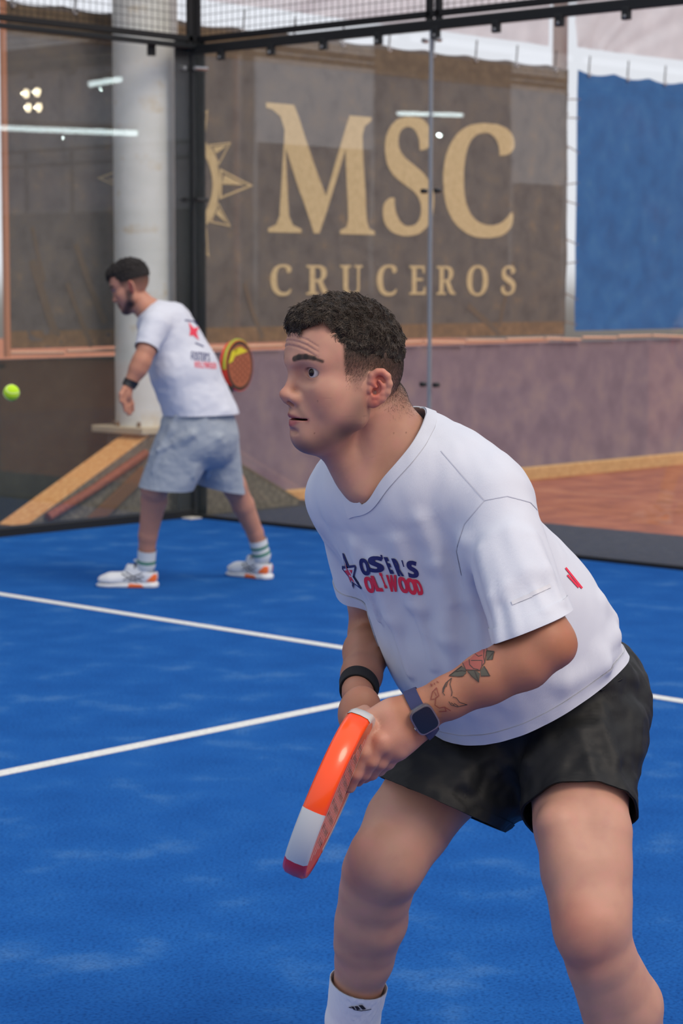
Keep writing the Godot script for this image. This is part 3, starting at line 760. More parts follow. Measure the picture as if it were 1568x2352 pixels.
	var hand2 := Nets.new(b, 0.003, rear - Vector3.ONE * 0.09, rear + Vector3.ONE * 0.09).clip(func(p: Vector3) -> float: return -right_part.call(p)).tidy()
	var face := net_mesh(top, skin, paints, blot, 0.10)
	var arr := face.surface_get_arrays(0)
	var col: PackedColorArray = arr[Mesh.ARRAY_COLOR]
	fade_paint(col, top.v, Hi, lin(50, 42, 37), blot)
	arr[Mesh.ARRAY_COLOR] = col
	var face2 := ArrayMesh.new()
	face2.add_surface_from_arrays(Mesh.PRIMITIVE_TRIANGLES, arr)
	put(joined([net_mesh(trunk, skin, paints, blot, 0.10), net_mesh(hands, skin, paints, blot, 0.10), net_mesh(hand2, skin, paints, blot, 0.10), face2]), "body", sm, root)
	for s: float in [-1.0, 1.0]:
		eye_ball(Transform3D(hf, H * Vector3(s * 0.0320, 0.0030, 0.0682)), Vector3(0.34, 0.0, 1), lin(44, 30, 23), root)
	# hair
	var h := Field.new()
	h.frame = H
	h.ell(Vector3(0, 0.043, -0.006), Vector3(0.0756, 0.0860, 0.0955), 0.01)
	h.ell(Vector3(0, 0.080, 0.046), Vector3(0.050, 0.026, 0.040), 0.03)
	h.noise = FastNoiseLite.new()
	h.noise.frequency = 50.0
	h.noise.fractal_octaves = 2
	h.amp = 0.0045
	var hn := Nets.new(h, 0.0025, H.origin - Vector3(0.14, 0.05, 0.15), H.origin + Vector3(0.15, 0.16, 0.15))
	hn.clip(func(p: Vector3) -> float:
		var q := Hi * p
		return hair_height(q) - q.y + 0.006 * curl_noise.get_noise_3dv(p * 3.0)).tidy()
	var hm := mat(24, 20, 18, 0.7)
	hm.metallic_specular = 0.35
	var ho := put(net_mesh(hn), "hair", hm, root)
	var curl_m := mat(54, 44, 36, 0.5)
	curls("curls", h, hn, Hi, H, 15000, 0.0125, 0.00052, func(_p: Vector3, _r: RandomNumberGenerator) -> bool: return true, 0.5, curl_m, ho)
	curls("stubble", b, top, Hi, H, 150000, 0.0032, 0.00016, func(p: Vector3, r: RandomNumberGenerator) -> bool:
		var a := rad_to_deg(atan2(absf(p.x), p.z + 0.01))
		if p.y > hair_height(p) + 0.004 or p.y < -0.075 or a < 57.0 or (a > 70.0 and a < 120.0 and p.y < 0.014 and absf(p.x) > 0.0735):
			return false
		var low := -0.03 if a < 90.0 else lerpf(-0.03, -0.075, clampf((a - 90.0) / 45.0, 0.0, 1.0))
		return r.randf() < smoothstep(low, 0.045, p.y), 0.0, mat(48, 40, 34, 0.6), ho, 3)
	shirt_of_front_player(root, S, F)
	shorts_of_front_player(root, S, F)
	# tattoos, laid on the skin
	var D := Vector3(0.055, -0.18, -1).normalized()
	var ink := mat(62, 52, 48, 0.6)
	var green := mat(76, 74, 64, 0.6)
	var rose := mat(148, 78, 70, 0.6)
	var reddish := mat(128, 60, 52, 0.6)
	var leaf := PackedVector3Array()
	var px := func(a: Array) -> Array:
		var o := []
		for i in range(0, a.size(), 2):
			o.append(Vector3(-0.1039, 0.9703, 0.5) + Vector3(a[i], -a[i + 1], 0) / 7.84 / 1577.0)
		return o
	var patch := func(a: Array) -> PackedVector3Array:
		var pts: Array = px.call(a)
		var q := PackedVector2Array()
		for p: Vector3 in pts:
			q.append(Vector2(p.x, p.y))
		var o := PackedVector3Array()
		for i in Geometry2D.triangulate_polygon(q):
			o.append(pts[i])
		return o
	for a: Array in [[585, 690, 700, 590, 820, 505, 900, 570, 900, 640, 830, 700], [930, 600, 1060, 580, 1160, 640, 1140, 805, 1000, 690], [1165, 590, 1230, 500, 1290, 570, 1350, 685, 1180, 690], [1290, 210, 1425, 225, 1400, 380, 1280, 390]]:
		leaf.append_array(patch.call(a))
	put(press(b, leaf, D, 0.0005, 0.006), "tattoo", green, root)
	put(press(b, patch.call([840, 450, 960, 380, 1070, 270, 1200, 190, 1290, 170, 1270, 330, 1250, 440, 1200, 500, 1160, 585, 1060, 580, 900, 575]), D, 0.0007, 0.006), "tattoo", rose, root)
	var lines := PackedVector3Array()
	for a: Array in [[840, 450, 900, 575, 1060, 580, 1160, 585, 1200, 500, 1250, 440, 1290, 170], [960, 380, 970, 480, 1040, 550, 1130, 570], [1000, 400, 1100, 400, 1190, 400], [1070, 270, 1130, 320, 1200, 300], [1240, 190, 1230, 330, 1250, 440], [1200, 400, 1195, 500], [700, 610, 820, 590, 900, 600], [1060, 590, 1140, 790], [1240, 510, 1340, 680], [1300, 380, 1400, 250], [585, 690, 820, 505], [585, 690, 740, 705, 860, 690], [930, 600, 1000, 690, 1140, 805], [1180, 690, 1350, 685], [1290, 210, 1425, 225, 1390, 375],
		[630, 735, 600, 850, 640, 1000, 630, 1070], [630, 735, 520, 830, 470, 930, 465, 1010, 500, 1060], [560, 790, 530, 900], [520, 840, 495, 940], [490, 900, 480, 1000], [655, 1090, 720, 1110, 780, 1190, 920, 1235], [580, 1180, 620, 1240, 740, 1275, 920, 1235], [620, 1200, 680, 1240], [680, 1210, 750, 1260]]:
		lines.append_array(stripe(px.call(a), 0.0011, D))
	put(press(b, lines, D, 0.0009, 0.006), "tattoo", ink, root)
	var fine := PackedVector3Array()
	for a: Array in [[345, 920, 270, 1000, 240, 1140, 310, 1130], [345, 920, 390, 1070, 330, 1110, 320, 1250, 400, 1300, 500, 1280, 610, 1350], [310, 1000, 340, 1070], [500, 1280, 530, 1360, 400, 1370], [230, 850, 250, 890, 260, 850], [300, 830, 310, 860], [350, 800, 380, 820]]:
		fine.append_array(stripe(px.call(a), 0.0011, D))
	put(press(b, fine, D, 0.0009, 0.006), "tattoo", reddish, root)
	worn_by_front_player(root, b)
	racket_in_front()

func band_round(f: Field, a: Vector3, b: Vector3, grow: float, thick: float) -> ArrayMesh:
	# a sleeve of even thickness over the limb between two cuts
	var d := (b - a).normalized()
	var mid := (a + b) / 2.0
	f.grow = grow
	var m := Nets.new(f, 0.0025, mid - Vector3.ONE * 0.075, mid + Vector3.ONE * 0.075)
	f.grow = 0.0
	m.planes([[b, d], [a, -d]])
	var far := mid
	m.clip(func(p: Vector3) -> float: return (p - far).length() - 0.062).tidy()
	return net_mesh(m.thicken(thick))

func worn_by_front_player(root: Node3D, b: Field) -> void:
	put(band_round(b, Vector3(-0.1965, 0.8152, 0.1), Vector3(-0.1891, 0.8201, 0.075), 0.004, 0.004), "wristband", mat(22, 22, 24, 0.9), root)
	# watch
	var w := put(band_round(b, Vector3(-0.104, 0.8376, 0.39), Vector3(-0.0861, 0.8478, 0.39), 0.003, 0.003), "smart_watch", mat(42, 48, 88, 0.85), root)
	tag(w, "dark blue woven strap")
	var c := b.onto(Vector3(-0.0899, 0.8369, 0.44))
	var n := b.normal(c, 0.01)
	n = (n + Vector3(0.1, -0.25, 0.7)).normalized()
	var along := (Vector3(-0.0533, 0.8626, 0.4) - Vector3(-0.0941, 0.8417, 0.39)).normalized()
	along = (along - n * along.dot(n)).normalized()
	var t := Transform3D(Basis(along, n, along.cross(n)), c + n * 0.0065)
	var outline := PackedVector2Array()
	for k in 32:
		var a := TAU * k / 32.0
		outline.append(Vector2(signf(cos(a)) * pow(absf(cos(a)), 0.5) * 0.0200, signf(sin(a)) * pow(absf(sin(a)), 0.5) * 0.0230))
	var layer := func(shrink: float, from: float, depth: float) -> ArrayMesh:
		var st := st_new()
		var q := PackedVector2Array()
		for v in outline:
			q.append(v * shrink)
		prism(st, q, depth, t * Transform3D(Basis(Vector3(1, 0, 0), Vector3(0, 0, -1), Vector3(0, 1, 0)), Vector3(0, from, 0)))
		return done(st)
	put(layer.call(0.96, -0.006, 0.008), "watch_case", mat(150, 152, 155, 0.25, 0.9), w)
	put(layer.call(0.90, 0.002, 0.0018), "watch_case", mat(150, 152, 155, 0.25, 0.9), w)
	put(layer.call(0.84, 0.0038, 0.0008), "watch_screen", mat(22, 28, 44, 0.12), w)
	var cr := st_new()
	tube(cr, [t * Vector3(-0.017, -0.001, 0.006), t * Vector3(-0.0205, -0.001, 0.006)], [0.0032], 12)
	put(done(cr), "watch_crown", mat(140, 142, 146, 0.3, 0.9), w)
	# socks and shoes
	var white := mat(214, 216, 222, 0.9)
	var coral := mat(232, 84, 88, 0.6)
	for side: Array in [[Vector3(-0.185, 0.261, -0.058), Vector3(-0.2029, 0.1222, -0.127)], [Vector3(0.2778, 0.2179, 0.158), Vector3(0.3214, 0.0485, 0.08)]]:
		var a: Vector3 = side[0]
		var e: Vector3 = side[1]
		var f := Field.new()
		f.chain([a.lerp(e, -0.3), a.lerp(e, 0.6), e, e + Vector3(-0.012, -0.035, 0.012)], [0.0550, 0.0475, 0.041, 0.032], 0.02)
		f.noise = FastNoiseLite.new()
		f.noise.frequency = 160.0
		f.warp = Vector3(1, 0.03, 1)
		f.amp = 0.0012
		var m := Nets.new(f, 0.003, a.min(e) - Vector3(0.08, 0.12, 0.09), a.max(e) + Vector3(0.08, 0.10, 0.09))
		var up := (a - e).normalized()
		var tilt := (up + Vector3(0.10, 0, -0.22)).normalized()
		m.planes([[a, tilt]]).tidy()
		var so := put(net_mesh(m.thicken(0.003)), "sock", white, root)
		if so.name == "sock":
			var mk := PackedVector3Array()
			var o := Vector3(-0.1808, 0.2318, 0)
			for q: Array in [[-17, -2, -12, 0, -6, -5, -10, -4], [-11, 1, -4, 2, 0, -5, -4, -7], [-2, 3, 5, 4, 12, -6, 4, -8], [7, 6, 16, 7, 25, -6, 17, -8]]:
				var p2 := PackedVector2Array()
				for i in range(0, q.size(), 2):
					p2.append(Vector2(q[i] - 14.0, q[i + 1]) / 1340.0)
				for v in flat_poly(p2):
					mk.append(o + v)
			mk.append_array(stripe([o + Vector3(-17, -7, 0) / 1340.0, o + Vector3(0, -11, 0) / 1340.0, o + Vector3(22, -9, 0) / 1340.0], 0.0016, Vector3(0, 0, -1)))
			put(press(f, mk, Vector3(0, 0, -1), 0.0016, 0.004), "sock_emblem", mat(26, 26, 34, 0.8), so)
	for q: Array in [[Vector3(-0.2029, 0.1212, -0.13), -0.85, 0.30], [Vector3(0.3214, 0.0485, 0.08), -0.75, 0.0]]:
		shoe_on("trainer", q[0], q[1], q[2], root, coral, coral, mat(230, 230, 232, 0.6), mat(30, 30, 36, 0.8), 0.285)

# a shoe set under an ankle: turned by yaw, its toe tipped down by tip
func shoe_on(called: String, ankle: Vector3, yaw: float, tip: float, parent: Node, upper: Material, accent: Material, sole: Material, dark: Material, l: float) -> void:
	var b := Basis(Vector3(0, 1, 0), yaw) * Basis(Vector3(1, 0, 0), tip)
	var o := ankle - b * Vector3(0, 0.085, 0.060)
	if tip == 0.0:
		o.y = 0.0
	shoe(called, Transform3D(b, o), parent, upper, accent, sole, dark, l)

func shirt_of_front_player(root: Node3D, S: Vector3, F: Vector3) -> void:
	var f := Field.new()
	f.ecap(Vector3(-0.11, 1.1617, 0.13), Vector3(0.0378, 0.916, 0.03), Vector2(0.185, 0.120), Vector2(0.200, 0.165), S, 0.05)
	f.ecap(Vector3(0.0378, 0.916, 0.03), Vector3(0.129, 0.7415, -0.02), Vector2(0.200, 0.165), Vector2(0.205, 0.170), S, 0.05)
	f.cap(Vector3(-0.1103, 1.2173, 0.13), Vector3(0.015, 1.1677, 0.23), 0.058, 0.056, 0.05)
	f.cap(Vector3(-0.1135, 1.2144, 0.12), Vector3(-0.2056, 1.1345, 0), 0.058, 0.056, 0.05)
	f.ecap(Vector3(0.0269, 1.143, 0.26), Vector3(0.0812, 0.9543, 0.4), Vector2(0.064, 0.062), Vector2(0.065, 0.064), F, 0.05)
	f.ecap(Vector3(-0.21, 1.1261, -0.01), Vector3(-0.1588, 0.9229, -0.12), Vector2(0.057, 0.057), Vector2(0.056, 0.056), F, 0.05)
	# folds: ridges that run from the shoulder and the armpit
	for q: Array in [[Vector3(-0.03, 1.1299, 0.3), Vector3(0.0071, 0.9459, 0.22), 0.012], [Vector3(-0.0637, 1.082, 0.3), Vector3(-0.0366, 0.8572, 0.2), 0.010], [Vector3(-0.1725, 1.1023, 0.3), Vector3(-0.1113, 0.9032, 0.22), 0.010], [Vector3(-0.1357, 1.1387, 0.32), Vector3(-0.073, 0.9175, 0.22), 0.008], [Vector3(0.1842, 0.9565, 0.1), Vector3(0.2308, 0.8973, 0.05), 0.010, 1], [Vector3(0.1736, 0.8902, 0.14), Vector3(0.2354, 0.918, 0.04), 0.010, 1], [Vector3(0.1414, 0.854, 0.18), Vector3(0.2238, 0.8801, 0.08), 0.010, 1], [Vector3(0.0058, 1.1526, 0.45), Vector3(0.0402, 1.016, 0.5), 0.007], [Vector3(0.0297, 1.1624, 0.45), Vector3(0.0783, 1.0485, 0.5), 0.007], [Vector3(-0.009, 1.133, 0.45), Vector3(0.0178, 1.003, 0.5), 0.006], [Vector3(0.0632, 1.1475, 0.4), Vector3(0.1023, 1.0547, 0.45), 0.007], [Vector3(-0.1016, 1.1802, 0.4), Vector3(-0.0547, 1.0476, 0.4), 0.008], [Vector3(-0.2068, 1.1403, 0.4), Vector3(-0.1734, 1.014, 0.4), 0.007]]:
		var ray := Vector3(0.03, -0.13, -1).normalized()
		var up := Vector3(0, 0, 0.3)
		var a: Vector3 = f.hit(q[0] + up, ray) + ray * 0.008
		var e: Vector3 = f.hit(q[1] + up, ray) + ray * 0.007
		var m: Vector3 = f.hit((q[0] + q[1]) / 2.0 + up, ray) + ray * 0.004
		if q.size() > 3:
			a = f.onto(q[0], -0.008)
			e = f.onto(q[1], -0.008)
			m = f.onto((a + e) / 2.0, -0.004)
		if maxf(f.whole(a), maxf(f.whole(m), f.whole(e))) > 0.02:
			continue
		f.chain([a, m, e], [q[2] * 0.7, q[2], q[2] * 0.7], 0.03)
	f.noise = FastNoiseLite.new()
	f.noise.frequency = 7.0
	f.noise.fractal_octaves = 3
	f.warp = Vector3(1.2, 0.55, 1.2)
	f.amp = 0.005
	# collar, hem and sleeve ends
	var cb := Vector3(-0.1058, 1.276, 0.09)
	var cf := Vector3(-0.1925, 1.1468, 0.24)
	var cl := Vector3(-0.1368, 1.2051, 0.265)
	var cn := (cf - cb).cross(cl - cb).normalized()
	if cn.y < 0.0:
		cn = -cn
	var neck_a := Vector3(-0.1631, 1.2958, 0.175)
	var neck_d := (Vector3(-0.1319, 1.1812, 0.15) - neck_a).normalized()
	var h1 := Vector3(-0.0135, 0.7197, 0.12)
	var h2 := Vector3(0.1608, 0.8362, 0.2)
	var h3 := Vector3(0.2556, 0.8854, 0)
	var hn := (h2 - h1).cross(h3 - h1).normalized()
	if hn.y > 0.0:
		hn = -hn
	var hem := func(p: Vector3) -> float:
		var e := (p - h2).dot(S)
		return (p - h1).dot(hn) + (0.9 * e * e if e < 0.0 else 0.0) - 0.028
	var sl := func(p: Vector3, a: Vector3, e: Vector3, o: Vector3, n: Vector3) -> float:
		var d := e - a
		var h := clampf((p - a).dot(d) / d.length_squared(), 0.0, 1.3)
		return minf((p - o).dot(n), 0.115 - (p - a - d * h).length())
	var la := Vector3(0.0269, 1.143, 0.26)
	var le := Vector3(0.0812, 0.9543, 0.4)
	var ln := ((le - la).normalized() + Vector3(0.10, 0, -0.50)).normalized()
	var lo := Vector3(0.0805, 0.9742, 0.39)
	var ra := Vector3(-0.21, 1.1261, -0.01)
	var re := Vector3(-0.1588, 0.9229, -0.12)
	var rn := (re - ra).normalized()
	var ro := Vector3(-0.17, 0.9642, -0.09)
	var cuts := [func(p: Vector3) -> float: return minf((p - cb).dot(cn) + 0.014 * exp(-(p - cf).length_squared() / 0.0016), 0.099 - (p - neck_a - S * 0.032 - neck_d * clampf((p - neck_a).dot(neck_d), -0.1, 0.25)).length()), hem, func(p: Vector3) -> float: return sl.call(p, la, le, lo, ln), func(p: Vector3) -> float: return sl.call(p, ra, re, ro, rn)]
	var lo_ := Vector3(-0.55, 0.6, -0.45)
	var hi_ := Vector3(0.5, 1.5, 0.6)
	var m := Nets.new(f, 0.005, lo_, hi_)
	for c: Callable in cuts:
		m.clip(c)
	m.tidy()
	var cloth := mat(200, 205, 217, 0.85)
	cloth.normal_enabled = true
	cloth.normal_scale = 0.12
	cloth.normal_texture = weave_bump
	cloth.uv1_triplanar = true
	cloth.uv1_scale = Vector3(6.0, 16.0, 6.0)
	var o := put(net_mesh(m.thicken(0.0025)), "t_shirt", cloth, root)
	# ribbed collar and turned hems: the same cloth, doubled, along each opening
	f.grow = 0.0022
	var wide := [0.015, 0.018, 0.022, 0.022]
	var rims_ := [[Vector3(-0.1501, 1.2147, 0.17), Vector3(0.14, 0.13, 0.16)], [Vector3(0.0915, 0.7872, 0.02), Vector3(0.30, 0.20, 0.34)], [lo, Vector3(0.11, 0.10, 0.11)], [ro, Vector3(0.11, 0.09, 0.11)]]
	for i in 4:
		var c: Callable = cuts[i]
		var w: float = wide[i]
		var rr: Array = rims_[i]
		var k := Nets.new(f, 0.004, rr[0] - rr[1], rr[0] + rr[1])
		for j in 4:
			k.clip(cuts[j])
		k.clip(func(p: Vector3) -> float: return -w - c.call(p)).tidy()
		put(net_mesh(k.thicken(0.004)), "collar" if i == 0 else "hem", cloth, o)
	f.grow = 0.0
	# print on the chest
	var D := (Vector3(0.45, -0.15, -1.0)).normalized()
	var O := Vector3(-0.1597, 1.0487, 0.36)
	var to := func(x: float, y: float) -> Vector3:
		return O + Vector3((760.0 + x / 6.533 - 870.0) / 1505.0, -(1250.0 + y / 6.533 - 1320.0) / 1505.0, 0)
	D = Vector3(0.02, -0.13, -1).normalized()
	var navy := mat(30, 36, 100, 0.8)
	var red := mat(218, 44, 74, 0.8)
	var shapes := [[[122, 117, 145, 120, 225, 320, 335, 310, 352, 360, 315, 500, 440, 690, 432, 718, 290, 610, 292, 722, 200, 510, 95, 380, 95, 325, 160, 330], navy, 0.0012], [[148, 190, 208, 362, 335, 350, 296, 500, 392, 655, 275, 578, 268, 680, 215, 500, 122, 372, 182, 366], cloth, 0.0018], [[175, 270, 215, 385, 300, 390, 270, 490, 335, 605, 268, 550, 248, 605, 225, 500, 150, 400, 200, 395], red, 0.0024]]
	for q: Array in shapes:
		var t := PackedVector3Array()
		for v in flat_poly(poly2(q[0])):
			t.append(to.call(v.x, v.y))
		put(press(f, t, D, q[2], 0.006), "star_print", q[1], o)
	var letters := [["O", 380, 570, 205, 480, 0.25, 0], ["S", 535, 800, 172, 432, 0.12, 0], ["'", 742, 790, 150, 215, 0.3, 0], ["E", 795, 965, 185, 452, 0.40, 0], ["R", 918, 1122, 207, 490, 0.40, 0], ["'", 1072, 1124, 235, 340, 0.3, 0], ["S", 1135, 1335, 243, 517, 0.22, 0],
		["O", 455, 640, 500, 767, 0.28, 1], ["L", 583, 800, 485, 740, 0.40, 1], ["I", 717, 862, 437, 687, 0.40, 1], ["W", 830, 1048, 470, 742, 0.18, 1], ["O", 1005, 1180, 500, 762, 0.28, 1], ["O", 1130, 1305, 520, 787, 0.28, 1], ["D", 1250, 1452, 540, 792, 0.38, 1]]
	var both := [PackedVector3Array(), PackedVector3Array()]
	for q: Array in letters:
		var w: float = q[2] - q[1] - q[5] * (q[4] - q[3]) * (0.5 if q[0] in ["O", "S"] else 1.0)
		var gl := flat_poly(poly2([0, 1, 0.2, 1, 0.32, 0.38, 0.42, 1, 0.58, 1, 0.68, 0.38, 0.8, 1, 1, 1, 0.78, 0, 0.6, 0, 0.5, 0.58, 0.4, 0, 0.22, 0])) if q[0] == "W" else glyphs(q[0], false, 0.9)
		for shift: float in [-0.022, 0.0, 0.022]:
			for v in mapped(gl, Transform3D(Basis.from_scale(Vector3(0.956, 1, 1)), Vector3(0.022 + shift, 0, 0))):
				both[q[6]].append(to.call(q[1] + v.x * w + (1.0 - v.y) * q[5] * (q[4] - q[3]), q[4] - v.y * (q[4] - q[3])))
	put(press(f, both[0], D, 0.0012, 0.007), "lettering", navy, o)
	put(press(f, both[1], D, 0.0012, 0.007), "lettering", red, o)
	# reflective strips on the sleeve, a print that comes round from the back, and the seams
	var grey := mat(196, 198, 206, 0.5)
	D = Vector3(0.085, -0.14, -1).normalized()
	var s1 := stripe([Vector3(0.0369, 1.0244, 0.5), Vector3(0.0637, 1.0355, 0.5)], 0.0062, D)
	s1.append_array(stripe([Vector3(0.0656, 1.0375, 0.5), Vector3(0.0917, 1.0498, 0.5)], 0.0062, D))
	put(press(f, s1, D, 0.0012, 0.008), "reflective_strip", grey, o)
	var bp := PackedVector3Array()
	for q: Array in [[Vector3(0.1379, 1.0516, 0.3), Vector3(0.1642, 1.0194, 0.3)], [Vector3(0.1408, 1.0399, 0.3), Vector3(0.1587, 1.0208, 0.3)]]:
		bp.append_array(stripe(q, 0.0032, D))
	put(press(f, bp, D, 0.0012, 0.007), "back_print", red, o)
	var seams := PackedVector3Array()
	for q: Array in [[Vector3(-0.0801, 1.2652, 0.5), Vector3(-0.048, 1.2282, 0.5), Vector3(-0.0094, 1.1848, 0.5)], [Vector3(-0.0094, 1.1848, 0.5), Vector3(0.0256, 1.1913, 0.5), Vector3(0.0621, 1.1824, 0.5), Vector3(0.0769, 1.1676, 0.5)], [Vector3(-0.0094, 1.1848, 0.5), Vector3(-0.041, 1.1481, 0.5), Vector3(-0.0548, 1.1063, 0.5), Vector3(-0.0468, 1.0676, 0.5)]]:
		seams.append_array(stripe(q, 0.0011, D))
	put(press(f, seams, D, 0.0008, 0.007), "seam", mat(184, 187, 200, 0.9), o)

func shorts_of_front_player(root: Node3D, S: Vector3, F: Vector3) -> void:
	var f := Field.new()
	f.ecap(Vector3(0.0972, 0.8344, -0.01), Vector3(0.1465, 0.7187, -0.02), Vector2(0.170, 0.135), Vector2(0.188, 0.145), S, 0.05)
	f.ecap(Vector3(0.0625, 0.6983, -0.08), Vector3(-0.0677, 0.5864, 0.05), Vector2(0.112, 0.112), Vector2(0.114, 0.114), S, 0.05)
	f.ecap(Vector3(0.189, 0.7334, 0.05), Vector3(0.1762, 0.6108, 0.19), Vector2(0.105, 0.110), Vector2(0.092, 0.092), S, 0.025)
	f.ell(Vector3(0.2344, 0.7798, -0.06), Vector3(0.085, 0.10, 0.10), 0.06)
	for q: Array in [[Vector3(0.2227, 0.7927, 0.16), Vector3(0.2384, 0.6616, 0.22), 0.010], [Vector3(0.1662, 0.7973, 0.22), Vector3(0.2049, 0.6995, 0.26), 0.009], [Vector3(0.002, 0.7342, 0.16), Vector3(-0.0545, 0.6394, 0.16), 0.010], [Vector3(0.1001, 0.7531, 0.18), Vector3(0.0937, 0.6715, 0.14), 0.012], [Vector3(0.2648, 0.8305, 0.05), Vector3(0.1631, 0.8253, 0.18), 0.008]]:
		var a: Vector3 = f.onto(q[0], -0.006)
		var e: Vector3 = f.onto(q[1], -0.006)
		f.chain([a, f.onto((a + e) / 2.0, -0.004), e], [q[2] * 0.6, q[2], q[2] * 0.6], 0.03)
	f.noise = FastNoiseLite.new()
	f.noise.frequency = 9.0
	f.noise.seed = 4
	f.noise.fractal_octaves = 3
	f.amp = 0.010
	var hip := Vector3(0.1238, 0.7152, 0)
	var legs := [[Vector3(-0.048, 0.6128, 0.05), Vector3(-0.41, -0.91, 0.22), -1.0], [Vector3(0.177, 0.633, 0.18), (Vector3(0.1775, 0.5473, 0.25) - Vector3(0.188, 0.728, 0.06)).normalized(), 1.0]]
	var mid := Vector3(0.0914, 0.6535, 0.11)
	var cut := func(p: Vector3) -> float:
		var best := -1.0
		for q: Array in legs:
			var n: Vector3 = q[1].normalized()
			var side: float = (p - mid).dot(S) * q[2]
			best = maxf(best, minf((p - q[0]).dot(n), side))
		return best
	var m := Nets.new(f, 0.005, Vector3(-0.4, 0.4, -0.4), Vector3(0.5, 1.1, 0.5)).clip(cut)
	m.planes([[Vector3(0.0972, 0.8344, -0.01), (Vector3(0.0972, 0.8344, -0.01) - Vector3(0.1465, 0.7187, -0.02)).normalized()]]).tidy()
	var cloth := mat(22, 24, 26, 0.62)
	cloth.metallic_specular = 0.4
	var o := put(net_mesh(m.thicken(0.003)), "shorts", cloth, root)
	f.grow = 0.0016
	var k := Nets.new(f, 0.005, Vector3(-0.4, 0.4, -0.4), Vector3(0.5, 1.1, 0.5)).clip(cut)
	k.clip(func(p: Vector3) -> float: return -0.018 - cut.call(p)).tidy()
	put(net_mesh(k.thicken(0.003)), "hem", cloth, o)
	f.grow = 0.0
	# pocket mouth: a rolled edge standing off the hip
	var st := st_new()
	var pts := []
	for p: Vector3 in [Vector3(0.1486, 0.8606, 0.3), Vector3(0.1445, 0.8536, 0.3), Vector3(0.1488, 0.8425, 0.3), Vector3(0.1673, 0.8384, 0.3), Vector3(0.1922, 0.8416, 0.28), Vector3(0.2147, 0.8246, 0.25), Vector3(0.2524, 0.8364, 0.2)]:
		pts.append(f.hit(p, Vector3(0, 0, -1)) + Vector3(0, 0, 0.003))
	tube(st, pts, [0.0022], 8)
	put(done(st), "pocket_edge", cloth, o)

